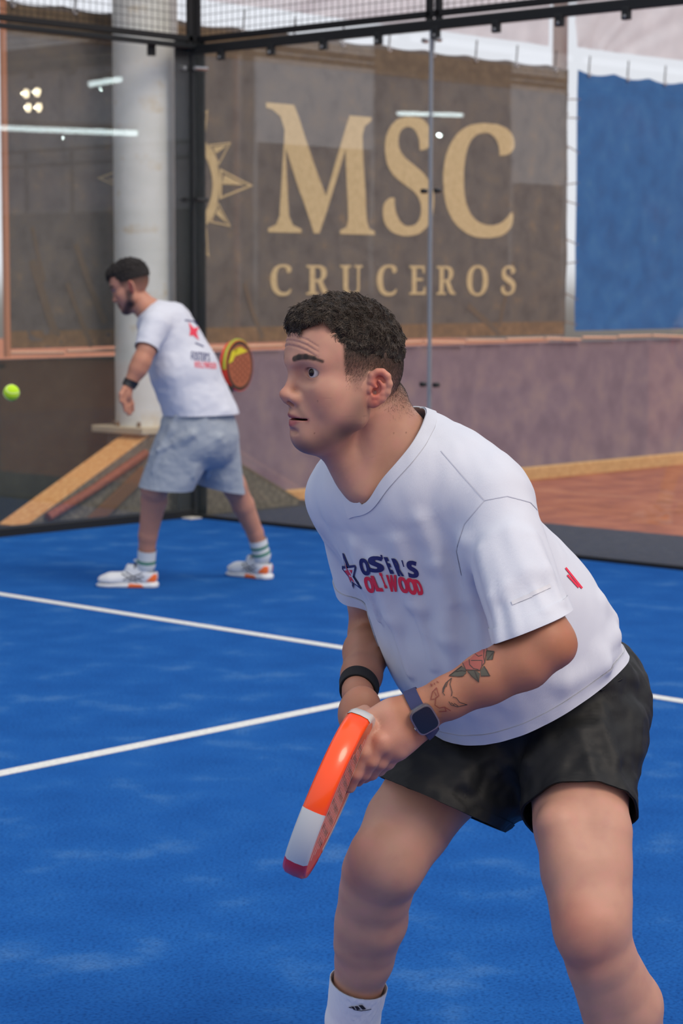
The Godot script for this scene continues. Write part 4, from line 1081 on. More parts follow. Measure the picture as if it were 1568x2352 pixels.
func racket_in_front() -> void:
	# local axes: x across the head, y from the tip to the grip, z through the face that shows
	var y := Vector3(0.21, 0.083, -0.97).normalized()
	var z := Vector3(0.91, -0.363, 0.166)
	z = (z - y * z.dot(y)).normalized()
	var x := y.cross(z).normalized()
	var root := base("padel_racket", Vector3(7.8723, 0, 6.6943), 0.75200)
	tag(root, "orange and white padel racket held low in both hands by the player in front", "racket")
	var hold := Transform3D(Basis(x, y, z), Vector3(-0.2334, 0.7383, 0.5))
	var t := 0.018
	var orange := mat(250, 78, 14, 0.28)
	orange.clearcoat_enabled = true
	orange.clearcoat = 0.25
	orange.clearcoat_roughness = 0.06
	var white := mat(206, 208, 204, 0.2)
	white.clearcoat_enabled = true
	white.clearcoat = 0.5
	var red := mat(206, 38, 42, 0.25)
	# outline of the head: half width at heights from the tip
	var half := func(h: float) -> float:
		var q := clampf(h, -1.0, 1.0)
		return 0.130 * pow(maxf(1.0 - pow(absf(q), 2.15), 0.0), 0.49) * (1.0 - 0.05 * q)
	var outline := PackedVector2Array()
	for i in 65:
		var h := -cos(PI * i / 64.0)
		outline.append(Vector2(half.call(h), h * 0.134))
	for i in range(63, 0, -1):
		var h := -cos(PI * i / 64.0)
		outline.append(Vector2(-half.call(h), h * 0.134))
	# rim in coloured lengths: cross-section rounded at both edges
	var rim := func(keep: Callable, grow: float) -> ArrayMesh:
		var st := st_new()
		st.set_smooth_group(0)
		var sec := [Vector2(-0.012, -t + 0.0015), Vector2(-0.004, -t), Vector2(0.0, -t + 0.005), Vector2(0.0012, 0), Vector2(0.0, t - 0.005), Vector2(-0.004, t), Vector2(-0.012, t - 0.0015)]
		for i in outline.size():
			var a := outline[i]
			var b := outline[(i + 1) % outline.size()]
			if not keep.call((a + b) / 2.0):
				continue
			var na := (outline[(i + 1) % outline.size()] - outline[i - 1]).orthogonal().normalized()
			var nb := (outline[(i + 2) % outline.size()] - outline[i]).orthogonal().normalized()
			if na.dot(a) < 0.0:
				na = -na
			if nb.dot(b) < 0.0:
				nb = -nb
			for k in sec.size() - 1:
				var p: Vector2 = sec[k]
				var q: Vector2 = sec[k + 1]
				var f := func(o: Vector2, n: Vector2, s: Vector2) -> Vector3: return Vector3(o.x + n.x * (s.x + grow), o.y + n.y * (s.x + grow), s.y * (1.0 + grow * 20.0))
				quad(st, f.call(a, na, p), f.call(b, nb, p), f.call(b, nb, q), f.call(a, na, q))
		st.index()
		return done(st)
	var fr := put(rim.call(func(_m: Vector2) -> bool: return true, 0.0), "frame", orange, root, hold)
	put(rim.call(func(m: Vector2) -> bool: return m.y < 0.07 and m.x > -0.014 and m.x < 0.080, 0.0008), "frame_panel", white, fr)
	put(rim.call(func(m: Vector2) -> bool: return m.x >= 0.080 and m.y < 0.03, 0.0008), "frame_panel", red, fr)
	put(rim.call(func(m: Vector2) -> bool: return m.x < -0.09 and m.y > -0.006, 0.0010), "frame_panel", white, fr)
	put(rim.call(func(m: Vector2) -> bool: return m.x > 0.03 and m.y > 0.05, 0.0008), "frame_panel", white, fr)
	# the face, drilled through
	var csg := CSGCombiner3D.new()
	csg.transform = hold
	add(csg, "hitting_face", root)
	var face := CSGPolygon3D.new()
	var inner := PackedVector2Array()
	for p in outline:
		inner.append(p * 0.95)
	face.polygon = inner
	face.depth = t * 2.0 - 0.003
	face.position.z = t - 0.0015
	face.name = "core"
	face.material = mat(226, 84, 40, 0.3)
	csg.add_child(face, true)
	var hole_m := mat(46, 26, 22, 0.7)
	for i in range(-4, 5):
		for j in range(-4, 5):
			var c := Vector2(i * 0.021 + (0.0105 if j % 2 else 0.0), j * 0.021)
			if c.length() > 0.088:
				continue
			var hole := CSGCylinder3D.new()
			hole.radius = 0.0055
			hole.height = 0.06
			hole.sides = 10
			hole.rotation.x = PI / 2
			hole.position = Vector3(c.x, c.y, 0)
			hole.operation = CSGShape3D.OPERATION_SUBTRACTION
			hole.material = hole_m
			hole.name = "hole"
			csg.add_child(hole, true)
	# painted bars along the face and the throat and grip
	var ps := st_new()
	for r in 7:
		var v := -0.095 + r * 0.026
		prism(ps, poly2([-0.085, v - 0.0007, 0.085, v - 0.0007, 0.085, v + 0.0007, -0.085, v + 0.0007]), 0.0004, Transform3D(Basis(), Vector3(0, 0, t - 0.0016)))
	put(done(ps), "face_stripe", white, root, hold)
	var th := st_new()
	for s: float in [-1.0, 1.0]:
		tube(th, [hold * Vector3(s * 0.058, 0.118, 0), hold * Vector3(s * 0.032, 0.155, 0), hold * Vector3(s * 0.010, 0.192, 0)], [0.013, 0.012, 0.013], 14)
	put(done(th), "throat", white, root)
	var gr := st_new()
	tube(gr, [hold * Vector3(0, 0.182, 0), hold * Vector3(0, 0.30, 0), hold * Vector3(0, 0.305, 0)], [0.0155, 0.0155, 0.018], 16)
	put(done(gr), "grip", mat(30, 30, 32, 0.85), root)

# ---------------------------------------------------------------- the player by the glass
func back_player() -> void:
	var skin := lin(184, 134, 112)
	var hair := lin(30, 25, 24)
	var root := base("person", Vector3(2.4409, 0, 2.3267), 0.75200)
	tag(root, "bearded player near the glass corner, striding left in grey shorts and white t-shirt, looking down", "person")
	var F := Vector3(-0.91, 0, -0.41)
	var S := Vector3(-0.41, 0, 0.91)
	var hf := Basis(Vector3(0, 1, 0), deg_to_rad(-99.0)) * Basis(Vector3(1, 0, 0), deg_to_rad(24.0))
	var H := Transform3D(hf, Vector3(-0.2514, 1.4922, 0.02))
	var Hi := H.affine_inverse()
	var b := Field.new()
	b.ecap(Vector3(-0.0728, 1.2526, 0), Vector3(0.0411, 0.9698, 0), Vector2(0.15, 0.10), Vector2(0.14, 0.10), S, 0.03)
	b.ecap(Vector3(0.0411, 0.9698, 0), Vector3(0.0927, 0.7592, 0), Vector2(0.14, 0.10), Vector2(0.16, 0.12), S, 0.03)
	b.cap(Vector3(-0.232, 1.4298, 0.01), Vector3(-0.1248, 1.3152, 0), 0.056, 0.066, 0.03)
	b.cap(Vector3(-0.1542, 1.3572, 0.02), Vector3(-0.1279, 1.3117, 0.16), 0.05, 0.052, 0.04)
	b.cap(Vector3(-0.1472, 1.3567, -0.02), Vector3(-0.0702, 1.3063, -0.16), 0.05, 0.052, 0.04)
	# left arm hangs forward, right arm reaches back behind the hip
	b.chain([Vector3(-0.1304, 1.3038, 0.18), Vector3(-0.16, 1.1866, 0.25), Vector3(-0.1832, 1.13, 0.27)], [0.048, 0.045, 0.043], 0.02)
	b.chain([Vector3(-0.1832, 1.13, 0.27), Vector3(-0.1994, 1.0954, 0.275), Vector3(-0.2379, 1.0242, 0.285)], [0.044, 0.044, 0.029], 0.02)
	b.chain([Vector3(-0.0718, 1.2974, -0.18), Vector3(0.0239, 1.1931, -0.27), Vector3(0.1034, 1.089, -0.3)], [0.052, 0.046, 0.040], 0.02)
	b.chain([Vector3(0.1034, 1.089, -0.3), Vector3(0.1539, 1.0012, -0.24)], [0.040, 0.028], 0.02)
	b.ell(Vector3(0.1657, 0.9806, -0.22), Vector3(0.035, 0.045, 0.03), 0.02)
	b.ell(Vector3(-0.25, 0.9815, 0.29), Vector3(0.024, 0.044, 0.032), 0.02)
	for q: Array in [[Vector3(-0.2599, 0.9745, 0.315), Vector3(-0.2638, 0.934, 0.32), Vector3(-0.2564, 0.8969, 0.315)], [Vector3(-0.2556, 0.9634, 0.297), Vector3(-0.2537, 0.9186, 0.3), Vector3(-0.2444, 0.8813, 0.293)], [Vector3(-0.2512, 0.9625, 0.28), Vector3(-0.2433, 0.9175, 0.28), Vector3(-0.2361, 0.8843, 0.273)], [Vector3(-0.2424, 0.9659, 0.265), Vector3(-0.2308, 0.9287, 0.26), Vector3(-0.2276, 0.8975, 0.253)]]:
		b.chain(q, [0.0115, 0.0100, 0.0085], 0.006)
	b.chain([Vector3(-0.2596, 1.0051, 0.315), Vector3(-0.2747, 0.9773, 0.33), Vector3(-0.2744, 0.9449, 0.335)], [0.014, 0.0115, 0.0095], 0.008)
	# legs
	b.chain([Vector3(0.0457, 0.7961, 0.08), Vector3(-0.0501, 0.6378, 0.07), Vector3(-0.1429, 0.5136, 0.05)], [0.085, 0.072, 0.061], 0.03)
	b.chain([Vector3(-0.147, 0.5199, 0.05), Vector3(-0.1519, 0.441, 0), Vector3(-0.1872, 0.265, -0.05), Vector3(-0.2025, 0.1096, -0.09)], [0.060, 0.063, 0.046, 0.036], 0.03)
	b.chain([Vector3(0.1227, 0.7843, -0.1), Vector3(0.173, 0.6179, -0.18), Vector3(0.2271, 0.4931, -0.25)], [0.092, 0.078, 0.058], 0.03)
	b.chain([Vector3(0.2271, 0.4931, -0.25), Vector3(0.2695, 0.3893, -0.31), Vector3(0.3273, 0.239, -0.38), Vector3(0.3607, 0.1014, -0.42)], [0.057, 0.056, 0.042, 0.035], 0.03)
	b.cap(Vector3(-0.2025, 0.1096, -0.09), Vector3(-0.2319, 0.0219, -0.1), 0.032, 0.024, 0.02)
	b.cap(Vector3(0.3607, 0.1014, -0.42), Vector3(0.351, 0.0209, -0.44), 0.032, 0.022, 0.02)
	head_shape(b, H)
	var paints := head_paints(b, H, skin, 0.8, hair)
	for s: float in [-1.0, 1.0]:
		for q: Array in [[Vector3(s * 0.066, -0.035, 0.012), Vector3(s * 0.048, -0.088, 0.03), 0.016], [Vector3(s * 0.048, -0.085, 0.035), Vector3(s * 0.010, -0.115, 0.085), 0.020], [Vector3(s * 0.004, -0.056, 0.103), Vector3(s * 0.030, -0.076, 0.085), 0.006]]:
			paints.append([H * q[0], H * q[1], q[2], 0.010, lin(52, 40, 37), 0.72])
	paints.append([Vector3(-0.1832, 1.13, 0.27), Vector3(-0.2464, 0.9221, 0.29), 0.07, 0.01, lin(176, 120, 92), 0.4])
	var sm := skin_mat()
	var joint := Vector3(-0.1967, 1.3882, 0.01)
	var axis := (Vector3(-0.232, 1.4298, 0.01) - Vector3(-0.1248, 1.3152, 0)).normalized()
	var wrist := Vector3(-0.2379, 1.0242, 0.285)
	var down := (Vector3(-0.2501, 0.9733, 0.29) - wrist).normalized()
	var hand := func(p: Vector3) -> float: return minf((p - wrist).dot(down), 0.2 - (p - wrist).length())
	var trunk := Nets.new(b, 0.009, Vector3(-0.6, 0, -0.7), Vector3(0.6, 1.7, 0.5)).planes([[joint, axis]]).clip(hand).tidy()
	var top := Nets.new(b, 0.0034, H.origin - Vector3(0.17, 0.21, 0.16), H.origin + Vector3(0.17, 0.16, 0.16)).planes([[joint, -axis]]).tidy()
	var fingers := Nets.new(b, 0.004, wrist - Vector3(0.1, 0.18, 0.1), wrist + Vector3(0.1, 0.05, 0.1)).clip(func(p: Vector3) -> float: return -hand.call(p)).tidy()
	var blot := FastNoiseLite.new()
	blot.frequency = 20.0
	var face := net_mesh(top, skin, paints, blot, 0.08)
	var arr := face.surface_get_arrays(0)
	var col: PackedColorArray = arr[Mesh.ARRAY_COLOR]
	fade_paint(col, top.v, Hi, hair, blot)
	arr[Mesh.ARRAY_COLOR] = col
	var face2 := ArrayMesh.new()
	face2.add_surface_from_arrays(Mesh.PRIMITIVE_TRIANGLES, arr)
	put(joined([net_mesh(trunk, skin, paints, blot, 0.08), net_mesh(fingers, skin, paints, blot, 0.08), face2]), "body", sm, root)
	for s: float in [-1.0, 1.0]:
		eye_ball(Transform3D(hf, H * Vector3(s * 0.0320, 0.0030, 0.0682)), Vector3(0.0, -0.3, 1), lin(44, 30, 23), root)
	var h := Field.new()
	h.frame = H
	h.ell(Vector3(0, 0.036, -0.008), Vector3(0.0785, 0.0960, 0.0985), 0.01)
	h.ell(Vector3(0, 0.082, 0.052), Vector3(0.054, 0.034, 0.046), 0.03)
	h.noise = FastNoiseLite.new()
	h.noise.frequency = 60.0
	h.amp = 0.006
	var hn := Nets.new(h, 0.004, H.origin - Vector3.ONE * 0.17, H.origin + Vector3.ONE * 0.17).clip(func(p: Vector3) -> float:
		var q := Hi * p
		return hair_height(q) - 0.012 - q.y).tidy()
	var ho := put(net_mesh(hn), "hair", mat(26, 22, 22, 0.85), root)
	curls("strands", h, hn, Hi, H, 2600, 0.016, 0.0009, func(_p: Vector3, _r: RandomNumberGenerator) -> bool: return true, 0.2, mat(30, 26, 25, 0.7), ho)
	# shirt
	var f := Field.new()
	f.ecap(Vector3(-0.0873, 1.2881, 0), Vector3(-0.0004, 1.0747, 0), Vector2(0.185, 0.125), Vector2(0.190, 0.150), S, 0.05)
	f.ecap(Vector3(-0.0004, 1.0747, 0), Vector3(0.0868, 0.8436, 0), Vector2(0.190, 0.150), Vector2(0.195, 0.178), S, 0.05)
	f.cap(Vector3(-0.1397, 1.3426, 0.02), Vector3(-0.1197, 1.3035, 0.16), 0.060, 0.058, 0.05)
	f.cap(Vector3(-0.1347, 1.3421, -0.02), Vector3(-0.066, 1.2978, -0.16), 0.060, 0.058, 0.05)
	f.cap(Vector3(-0.1258, 1.3039, 0.185), Vector3(-0.1687, 1.1627, 0.27), 0.064, 0.061, 0.02)
	f.cap(Vector3(-0.0718, 1.2974, -0.18), Vector3(0.016, 1.2019, -0.26), 0.061, 0.060, 0.05)
	f.noise = FastNoiseLite.new()
	f.noise.frequency = 6.0
	f.noise.fractal_octaves = 3
	f.noise.seed = 7
	f.amp = 0.010
	var ca := Vector3(-0.1409, 1.4091, 0)
	var cd := (Vector3(-0.232, 1.4298, 0.01) - Vector3(-0.1248, 1.3152, 0)).normalized()
	var hem0 := Vector3(0.0785, 0.8646, 0)
	var hemd := (Vector3(0.02, -1, 0)).normalized()
	var la := Vector3(-0.1263, 1.3038, 0.18)
	var le := Vector3(-0.1687, 1.1627, 0.27)
	var ra := Vector3(-0.0718, 1.2974, -0.18)
	var re := Vector3(0.016, 1.2019, -0.26)
	var m := Nets.new(f, 0.008, Vector3(-0.6, 0.6, -0.6), Vector3(0.6, 1.6, 0.5))
	m.clip(func(p: Vector3) -> float: return minf((p - Vector3(-0.1822, 1.3757, 0.01)).dot(cd), 0.14 - (p - Vector3(-0.1822, 1.3757, 0.01)).length()))
	m.planes([[hem0, hemd]])
	m.clip(func(p: Vector3) -> float: return minf((p - le.lerp(la, 0.2)).dot((le - la).normalized()), minf(p.z - 0.200, 0.11 - (p - le).length())))
	m.clip(func(p: Vector3) -> float: return minf((p - re).dot((re - ra).normalized()), minf(-0.175 - p.z, 0.11 - (p - re).length()))).tidy()
	var cloth := mat(200, 205, 217, 0.85)
	var shirt := put(net_mesh(m.thicken(0.003)), "t_shirt", cloth, root)
	var D := Vector3(-0.07, -0.02, -1).normalized()
	var navy := mat(40, 46, 104, 0.8)
	var red := mat(222, 60, 84, 0.8)
	var star := PackedVector3Array()
	var so := Vector3(0.0733, 1.2791, 0.45)
	for v in flat_poly(poly2([-10, 20, 2, 6, 14, 8, 8, -4, 14, -22, 0, -10, -8, -12, -6, 2])):
		star.append(so + Vector3(v.x, v.y, 0) / 475.0)
	put(press(f, star, D, 0.002, 0.012), "star_print", red, shirt)
	var ring := stripe([so + Vector3(-18, 24, 0) / 475.0, so + Vector3(2, 22, 0) / 475.0, so + Vector3(20, 4, 0) / 475.0], 0.005, D)
	ring.append_array(stripe([so + Vector3(6, -28, 0) / 475.0, so + Vector3(24, -36, 0) / 475.0], 0.006, D))
	put(press(f, ring, D, 0.002, 0.012), "star_outline", navy, shirt)
	for q: Array in [["FOSTER'S", 436, 806, 44, 20, navy], ["HOLLYWOOD", 444, 829, 52, 15, red]]:
		var t := PackedVector3Array()
		var o0 := Vector3(0.0325, 1.1528, 0.45)
		for v in glyphs(q[0]):
			t.append(o0 + Vector3(q[1] + v.x * q[3] - 420.0, -(q[2] + (1.0 - v.y) * q[4] + v.x * 5.0 - 820.0), 0) / 495.0)
		put(press(f, t, D, 0.002, 0.012), "lettering", q[5], shirt)
	# shorts
	var g := Field.new()
	g.ecap(Vector3(0.0724, 0.9067, 0), Vector3(0.0927, 0.7592, 0), Vector2(0.175, 0.150), Vector2(0.185, 0.165), S, 0.05)
	g.ecap(Vector3(0.0241, 0.7954, 0.07), Vector3(-0.101, 0.4778, 0.05), Vector2(0.112, 0.150), Vector2(0.106, 0.130), S, 0.03)
	g.ecap(Vector3(0.1312, 0.7843, -0.1), Vector3(0.1707, 0.4425, -0.21), Vector2(0.105, 0.125), Vector2(0.100, 0.116), S, 0.03)
	for q: Array in [[Vector3(-0.017, 0.8648, 0.35), Vector3(-0.1309, 0.5989, 0.35)], [Vector3(0.064, 0.7834, 0.35), Vector3(-0.0996, 0.7013, 0.35)], [Vector3(0.1862, 0.7632, 0.35), Vector3(0.124, 0.5379, 0.35)], [Vector3(0.1255, 0.8651, 0.35), Vector3(0.063, 0.5788, 0.35)]]:
		var a: Vector3 = g.hit(q[0], D)
		var e: Vector3 = g.hit(q[1], D)
		g.chain([a, (a + e) / 2.0, e], [0.006, 0.012, 0.008], 0.04)
	g.noise = FastNoiseLite.new()
	g.noise.frequency = 7.0
	g.noise.seed = 3
	g.noise.fractal_octaves = 3
	g.amp = 0.010
	var lc := Vector3(-0.0832, 0.5062, 0.06)
	var ln := (Vector3(-0.143, 0.4925, 0.05) - Vector3(0.0143, 0.796, 0.08)).normalized()
	ln = (ln + Vector3(0.38, -0.4, 0)).normalized()
	var rc := Vector3(0.1606, 0.4824, -0.2)
	var rn := (Vector3(-0.22, -1, 0)).normalized()
	var seam := Vector3(0.0412, 0.5422, -0.06)
	var part := Vector3(-0.75, 0.02, 0.65).normalized()
	var k := Nets.new(g, 0.008, Vector3(-0.6, 0.3, -0.6), Vector3(0.6, 1.2, 0.5)).clip(func(p: Vector3) -> float:
		var side := (p - seam).dot(part)
		return maxf(minf((p - lc).dot(ln), side), minf((p - rc).dot(rn), -side)))
	k.planes([[Vector3(0.0661, 0.9172, 0), Vector3(-0.1, 1, 0)]]).tidy()
	var grey := mat(150, 160, 172, 0.8)
	grey.rim_enabled = true
	grey.rim = 0.3
	put(net_mesh(k.thicken(0.004)), "shorts", grey, root)
	# watch, socks and shoes
	put(band_round(b, Vector3(-0.2439, 1.012, 0.287), Vector3(-0.2319, 1.0404, 0.282), 0.005, 0.005), "wristwatch", mat(28, 30, 34, 0.4), root)
	var white := mat(206, 212, 214, 0.9)
	var green := mat(70, 128, 112, 0.9)
	for q: Array in [[Vector3(-0.1933, 0.1903, -0.065), Vector3(-0.2027, 0.0838, -0.09)], [Vector3(0.34, 0.2047, -0.39), Vector3(0.3673, 0.0859, -0.42)]]:
		var a: Vector3 = q[0]
		var e: Vector3 = q[1]
		var s2 := Field.new()
		s2.chain([a.lerp(e, -0.3), a.lerp(e, 0.7), e + Vector3(-0.01, -0.03, 0)], [0.0475, 0.0435, 0.030], 0.02)
		var up := (a - e).normalized()
		var sk := Nets.new(s2, 0.005, a.min(e) - Vector3.ONE * 0.1, a.max(e) + Vector3.ONE * 0.08).planes([[a, up]]).tidy()
		var sock := put(net_mesh(sk.thicken(0.003)), "sock", white, root)
		for u: float in ([0.52] if a.z > -0.2 else [0.30, 0.58]):
			var c := a.lerp(e, u)
			s2.grow = 0.0015
			var st := Nets.new(s2, 0.004, c - Vector3.ONE * 0.07, c + Vector3.ONE * 0.07).planes([[c + up * 0.008, up], [c - up * 0.008, -up]]).tidy()
			s2.grow = 0.0
			put(net_mesh(st), "stripe", green, sock)
	var upper := mat(214, 218, 222, 0.7)
	var orange := mat(238, 112, 48, 0.6)
	var dark := mat(34, 36, 50, 0.8)
	for q: Array in [[Vector3(-0.2025, 0.1096, -0.09), -97.0, 0.305], [Vector3(0.3607, 0.1014, -0.42), -132.0, 0.300]]:
		shoe_on("running_shoe", q[0], deg_to_rad(q[1]), 0.0, root, upper, orange, mat(226, 228, 228, 0.6), dark, q[2])
	racket_behind()

func racket_behind() -> void:
	var root := base("padel_racket", Vector3(2.4409, 0, 2.3267), 0.75200)
	tag(root, "red and yellow padel racket held behind his back by the player near the glass", "racket")
	var z := Vector3(0.87, 0.05, 0.50).normalized()
	var y := Vector3(-0.42, -0.80, 0.40)
	y = (y - z * y.dot(z)).normalized()
	var x := y.cross(z)
	var hold := Transform3D(Basis(x, y, z), Vector3(0.2414, 1.0908, -0.26))
	var outline := PackedVector2Array()
	for i in 48:
		var a := TAU * i / 48.0
		outline.append(Vector2(cos(a) * 0.122, sin(a) * 0.128))
	var slab := func(shrink: float, from: float, depth: float) -> ArrayMesh:
		var st := st_new()
		var o := PackedVector2Array()
		for p in outline:
			o.append(p * shrink)
		prism(st, o, depth, hold * Transform3D(Basis(), Vector3(0, 0, from)))
		return done(st)
	put(slab.call(1.0, -0.019, 0.038), "frame", mat(226, 62, 44, 0.3), root)
	put(slab.call(0.97, 0.019, 0.0012), "edge_ring", mat(44, 48, 40, 0.4), root)
	var face := put(slab.call(0.84, 0.020, 0.0012), "hitting_face", mat(158, 88, 58, 0.5), root)
	var st := st_new()
	for i in range(-3, 4):
		for j in range(-3, 4):
			var c := Vector2(i * 0.027 + (0.013 if j % 2 else 0.0), j * 0.027)
			if c.length() < 0.09:
				var o := PackedVector2Array()
				for k in 10:
					o.append(c + Vector2(cos(TAU * k / 10.0), sin(TAU * k / 10.0)) * 0.0055)
				prism(st, o, 0.0006, hold * Transform3D(Basis(), Vector3(0, 0, 0.0212)))
	tag(put(done(st), "holes", mat(70, 40, 32, 0.8), face), "", "", "", "stuff")
	var yl := st_new()
	for q: Array in [[-0.02, -0.10, 0.04, -0.085, 0.085, -0.04, 0.06, -0.02], [0.06, -0.07, 0.10, -0.02, 0.095, 0.05, 0.07, 0.02]]:
		prism(yl, poly2(q), 0.0008, hold * Transform3D(Basis(), Vector3(0, 0, 0.0214)))
	put(done(yl), "face_flash", mat(212, 200, 40, 0.5), face)
	var rim := st_new()
	var pts := []
	for i in 25:
		var a := -1.9 + 2.6 * i / 24.0
		pts.append(hold * Vector3(cos(a) * 0.1225, sin(a) * 0.1285, 0.008))
	tube(rim, pts, [0.010], 8)
	put(done(rim), "bumper", mat(150, 156, 40, 0.5), root)
	var gr := st_new()
	tube(gr, [hold * Vector3(0, 0.12, 0), hold * Vector3(0, 0.19, 0), hold * Vector3(0, 0.28, 0)], [0.022, 0.016, 0.016], 14)
	put(done(gr), "grip", mat(30, 30, 32, 0.85), root)

# ---------------------------------------------------------------- a head: eye level is y 0, the ears z 0, the face towards +z, the left ear towards +x
func head_shape(f: Field, fr: Transform3D, ears := true) -> void:
	var was := f.frame
	f.frame = was * fr
	f.ell(Vector3(0, 0.026, -0.006), Vector3(0.074, 0.087, 0.091), 0.01)
	f.ell(Vector3(0, 0.036, 0.040), Vector3(0.060, 0.056, 0.0545), 0.03)
	f.ell(Vector3(0, -0.032, 0.040), Vector3(0.056, 0.060, 0.050), 0.03)
	f.ell(Vector3(0, -0.075, 0.050), Vector3(0.040, 0.040, 0.042), 0.025)
	for s: float in [-1.0, 1.0]:
		f.ell(Vector3(s * 0.044, -0.024, 0.050), Vector3(0.019, 0.016, 0.028), 0.025)
		f.cap(Vector3(s * 0.047, -0.064, 0.014), Vector3(s * 0.013, -0.1015, 0.074), 0.015, 0.0145, 0.03)
		f.cap(Vector3(s * 0.057, -0.020, 0.002), Vector3(s * 0.048, -0.062, 0.012), 0.013, 0.0135, 0.03)
		f.ell(Vector3(s * 0.043, -0.048, 0.044), Vector3(0.017, 0.022, 0.028), 0.03)
		f.cap(Vector3(s * 0.010, 0.018, 0.0875), Vector3(s * 0.046, 0.021, 0.064), 0.0095, 0.0085, 0.02)
	f.ell(Vector3(0, -0.1005, 0.0775), Vector3(0.021, 0.0155, 0.0155), 0.02)
	f.ell(Vector3(0, -0.066, 0.073), Vector3(0.027, 0.027, 0.0255), 0.02)
	for s: float in [-1.0, 1.0]:
		f.ell(Vector3(s * 0.0345, -0.001, 0.0935), Vector3(0.0200, 0.0135, 0.0135), 0.014, 1)
	# nose
	f.cap(Vector3(0, 0.008, 0.0850), Vector3(0, -0.030, 0.1065), 0.0070, 0.0074, 0.012)
	f.ell(Vector3(0, -0.0345, 0.1085), Vector3(0.0096, 0.0092, 0.0100), 0.007)
	for s: float in [-1.0, 1.0]:
		f.ell(Vector3(s * 0.0130, -0.0395, 0.0960), Vector3(0.0066, 0.0080, 0.0112), 0.010)
	f.cap(Vector3(0, -0.043, 0.1085), Vector3(0, -0.0485, 0.0985), 0.0042, 0.0050, 0.006)
	# lips, parted a little
	for s: float in [-1.0, 1.0]:
		f.cap(Vector3(s * 0.003, -0.0640, 0.0985), Vector3(s * 0.0310, -0.0715, 0.0765), 0.0062, 0.0030, 0.005)
		f.cap(Vector3(0, -0.0795, 0.0955), Vector3(s * 0.0290, -0.0735, 0.0770), 0.0078, 0.0030, 0.005)
	f.ell(Vector3(0, -0.0915, 0.1005), Vector3(0.016, 0.0045, 0.0070), 0.006, 1)
	f.ell(Vector3(0, -0.0716, 0.0930), Vector3(0.0335, 0.0017, 0.0170), 0.0018, 1)
	for s: float in [-1.0, 1.0]:
		f.ell(Vector3(s * 0.0062, -0.0475, 0.1030), Vector3(0.0034, 0.0042, 0.0068), 0.0025, 1)
		# eyelids round the ball, and the almond between them
		var turned := Basis(Vector3(0, 1, 0), s * 0.38)
		f.ell(Vector3(s * 0.0320, 0.0035, 0.0676), Vector3(0.0158, 0.0142, 0.0146), 0.006)
		f.chain([Vector3(s * 0.0240, 0.0145, 0.0805), Vector3(s * 0.0330, 0.0155, 0.0800), Vector3(s * 0.0470, 0.0110, 0.0700)], [0.0010, 0.0012, 0.0010], 0.003, 1)
		f.ell(Vector3(s * 0.0320, 0.0026, 0.0682) + turned * Vector3(0, 0, 0.0150), Vector3(0.0168, 0.0084, 0.0130), 0.0012, 1, turned)
		if ears:
			ear_shape(f, s)
	f.frame = was

func ear_shape(f: Field, s: float) -> void:
	var was := f.frame
	# local: x out from the plate, y up, z forward; stands off the skull by some 28 degrees
	f.frame = was * Transform3D(Basis(Vector3(0, 1, 0), s * -0.48) * Basis(Vector3(1, 0, 0), -0.18).scaled(Vector3.ONE * 0.9), Vector3(s * 0.0735, -0.017, -0.009))
	var p := func(x: float, y: float, z: float) -> Vector3: return Vector3(s * x, y, z)
	f.ell(p.call(0.003, 0.002, -0.012), Vector3(0.0055, 0.027, 0.0165), 0.006)
	f.ell(p.call(0.003, -0.026, -0.004), Vector3(0.0050, 0.0105, 0.0085), 0.008)
	f.ell(p.call(0.0095, -0.001, -0.0085), Vector3(0.0080, 0.0150, 0.0095), 0.004, 1)
	f.ell(p.call(0.0090, 0.016, -0.0125), Vector3(0.0055, 0.0100, 0.0095), 0.004, 1)
	f.chain([p.call(0.006, 0.002, -0.006), p.call(0.006, 0.010, 0.0035), p.call(0.007, 0.021, 0.003), p.call(0.008, 0.029, -0.005), p.call(0.0085, 0.0305, -0.014), p.call(0.009, 0.025, -0.0235), p.call(0.009, 0.012, -0.0285), p.call(0.008, -0.003, -0.0265), p.call(0.006, -0.016, -0.019), p.call(0.004, -0.025, -0.011)], [0.0024, 0.0031, 0.0035, 0.0036, 0.0036, 0.0036, 0.0035, 0.0034, 0.0035, 0.0040], 0.007)
	f.chain([p.call(0.0075, 0.014, -0.010), p.call(0.008, 0.006, -0.0185), p.call(0.0075, -0.006, -0.0185), p.call(0.006, -0.0145, -0.011), p.call(0.006, -0.0165, -0.005)], [0.0024, 0.0028, 0.0030, 0.0032, 0.0034], 0.004)
	f.ell(p.call(0.0055, -0.0045, 0.0045), Vector3(0.0042, 0.0068, 0.0042), 0.004)
	f.ell(p.call(0.0045, -0.0075, -0.0045), Vector3(0.0060, 0.0050, 0.0045), 0.003, 1)
	f.frame = was

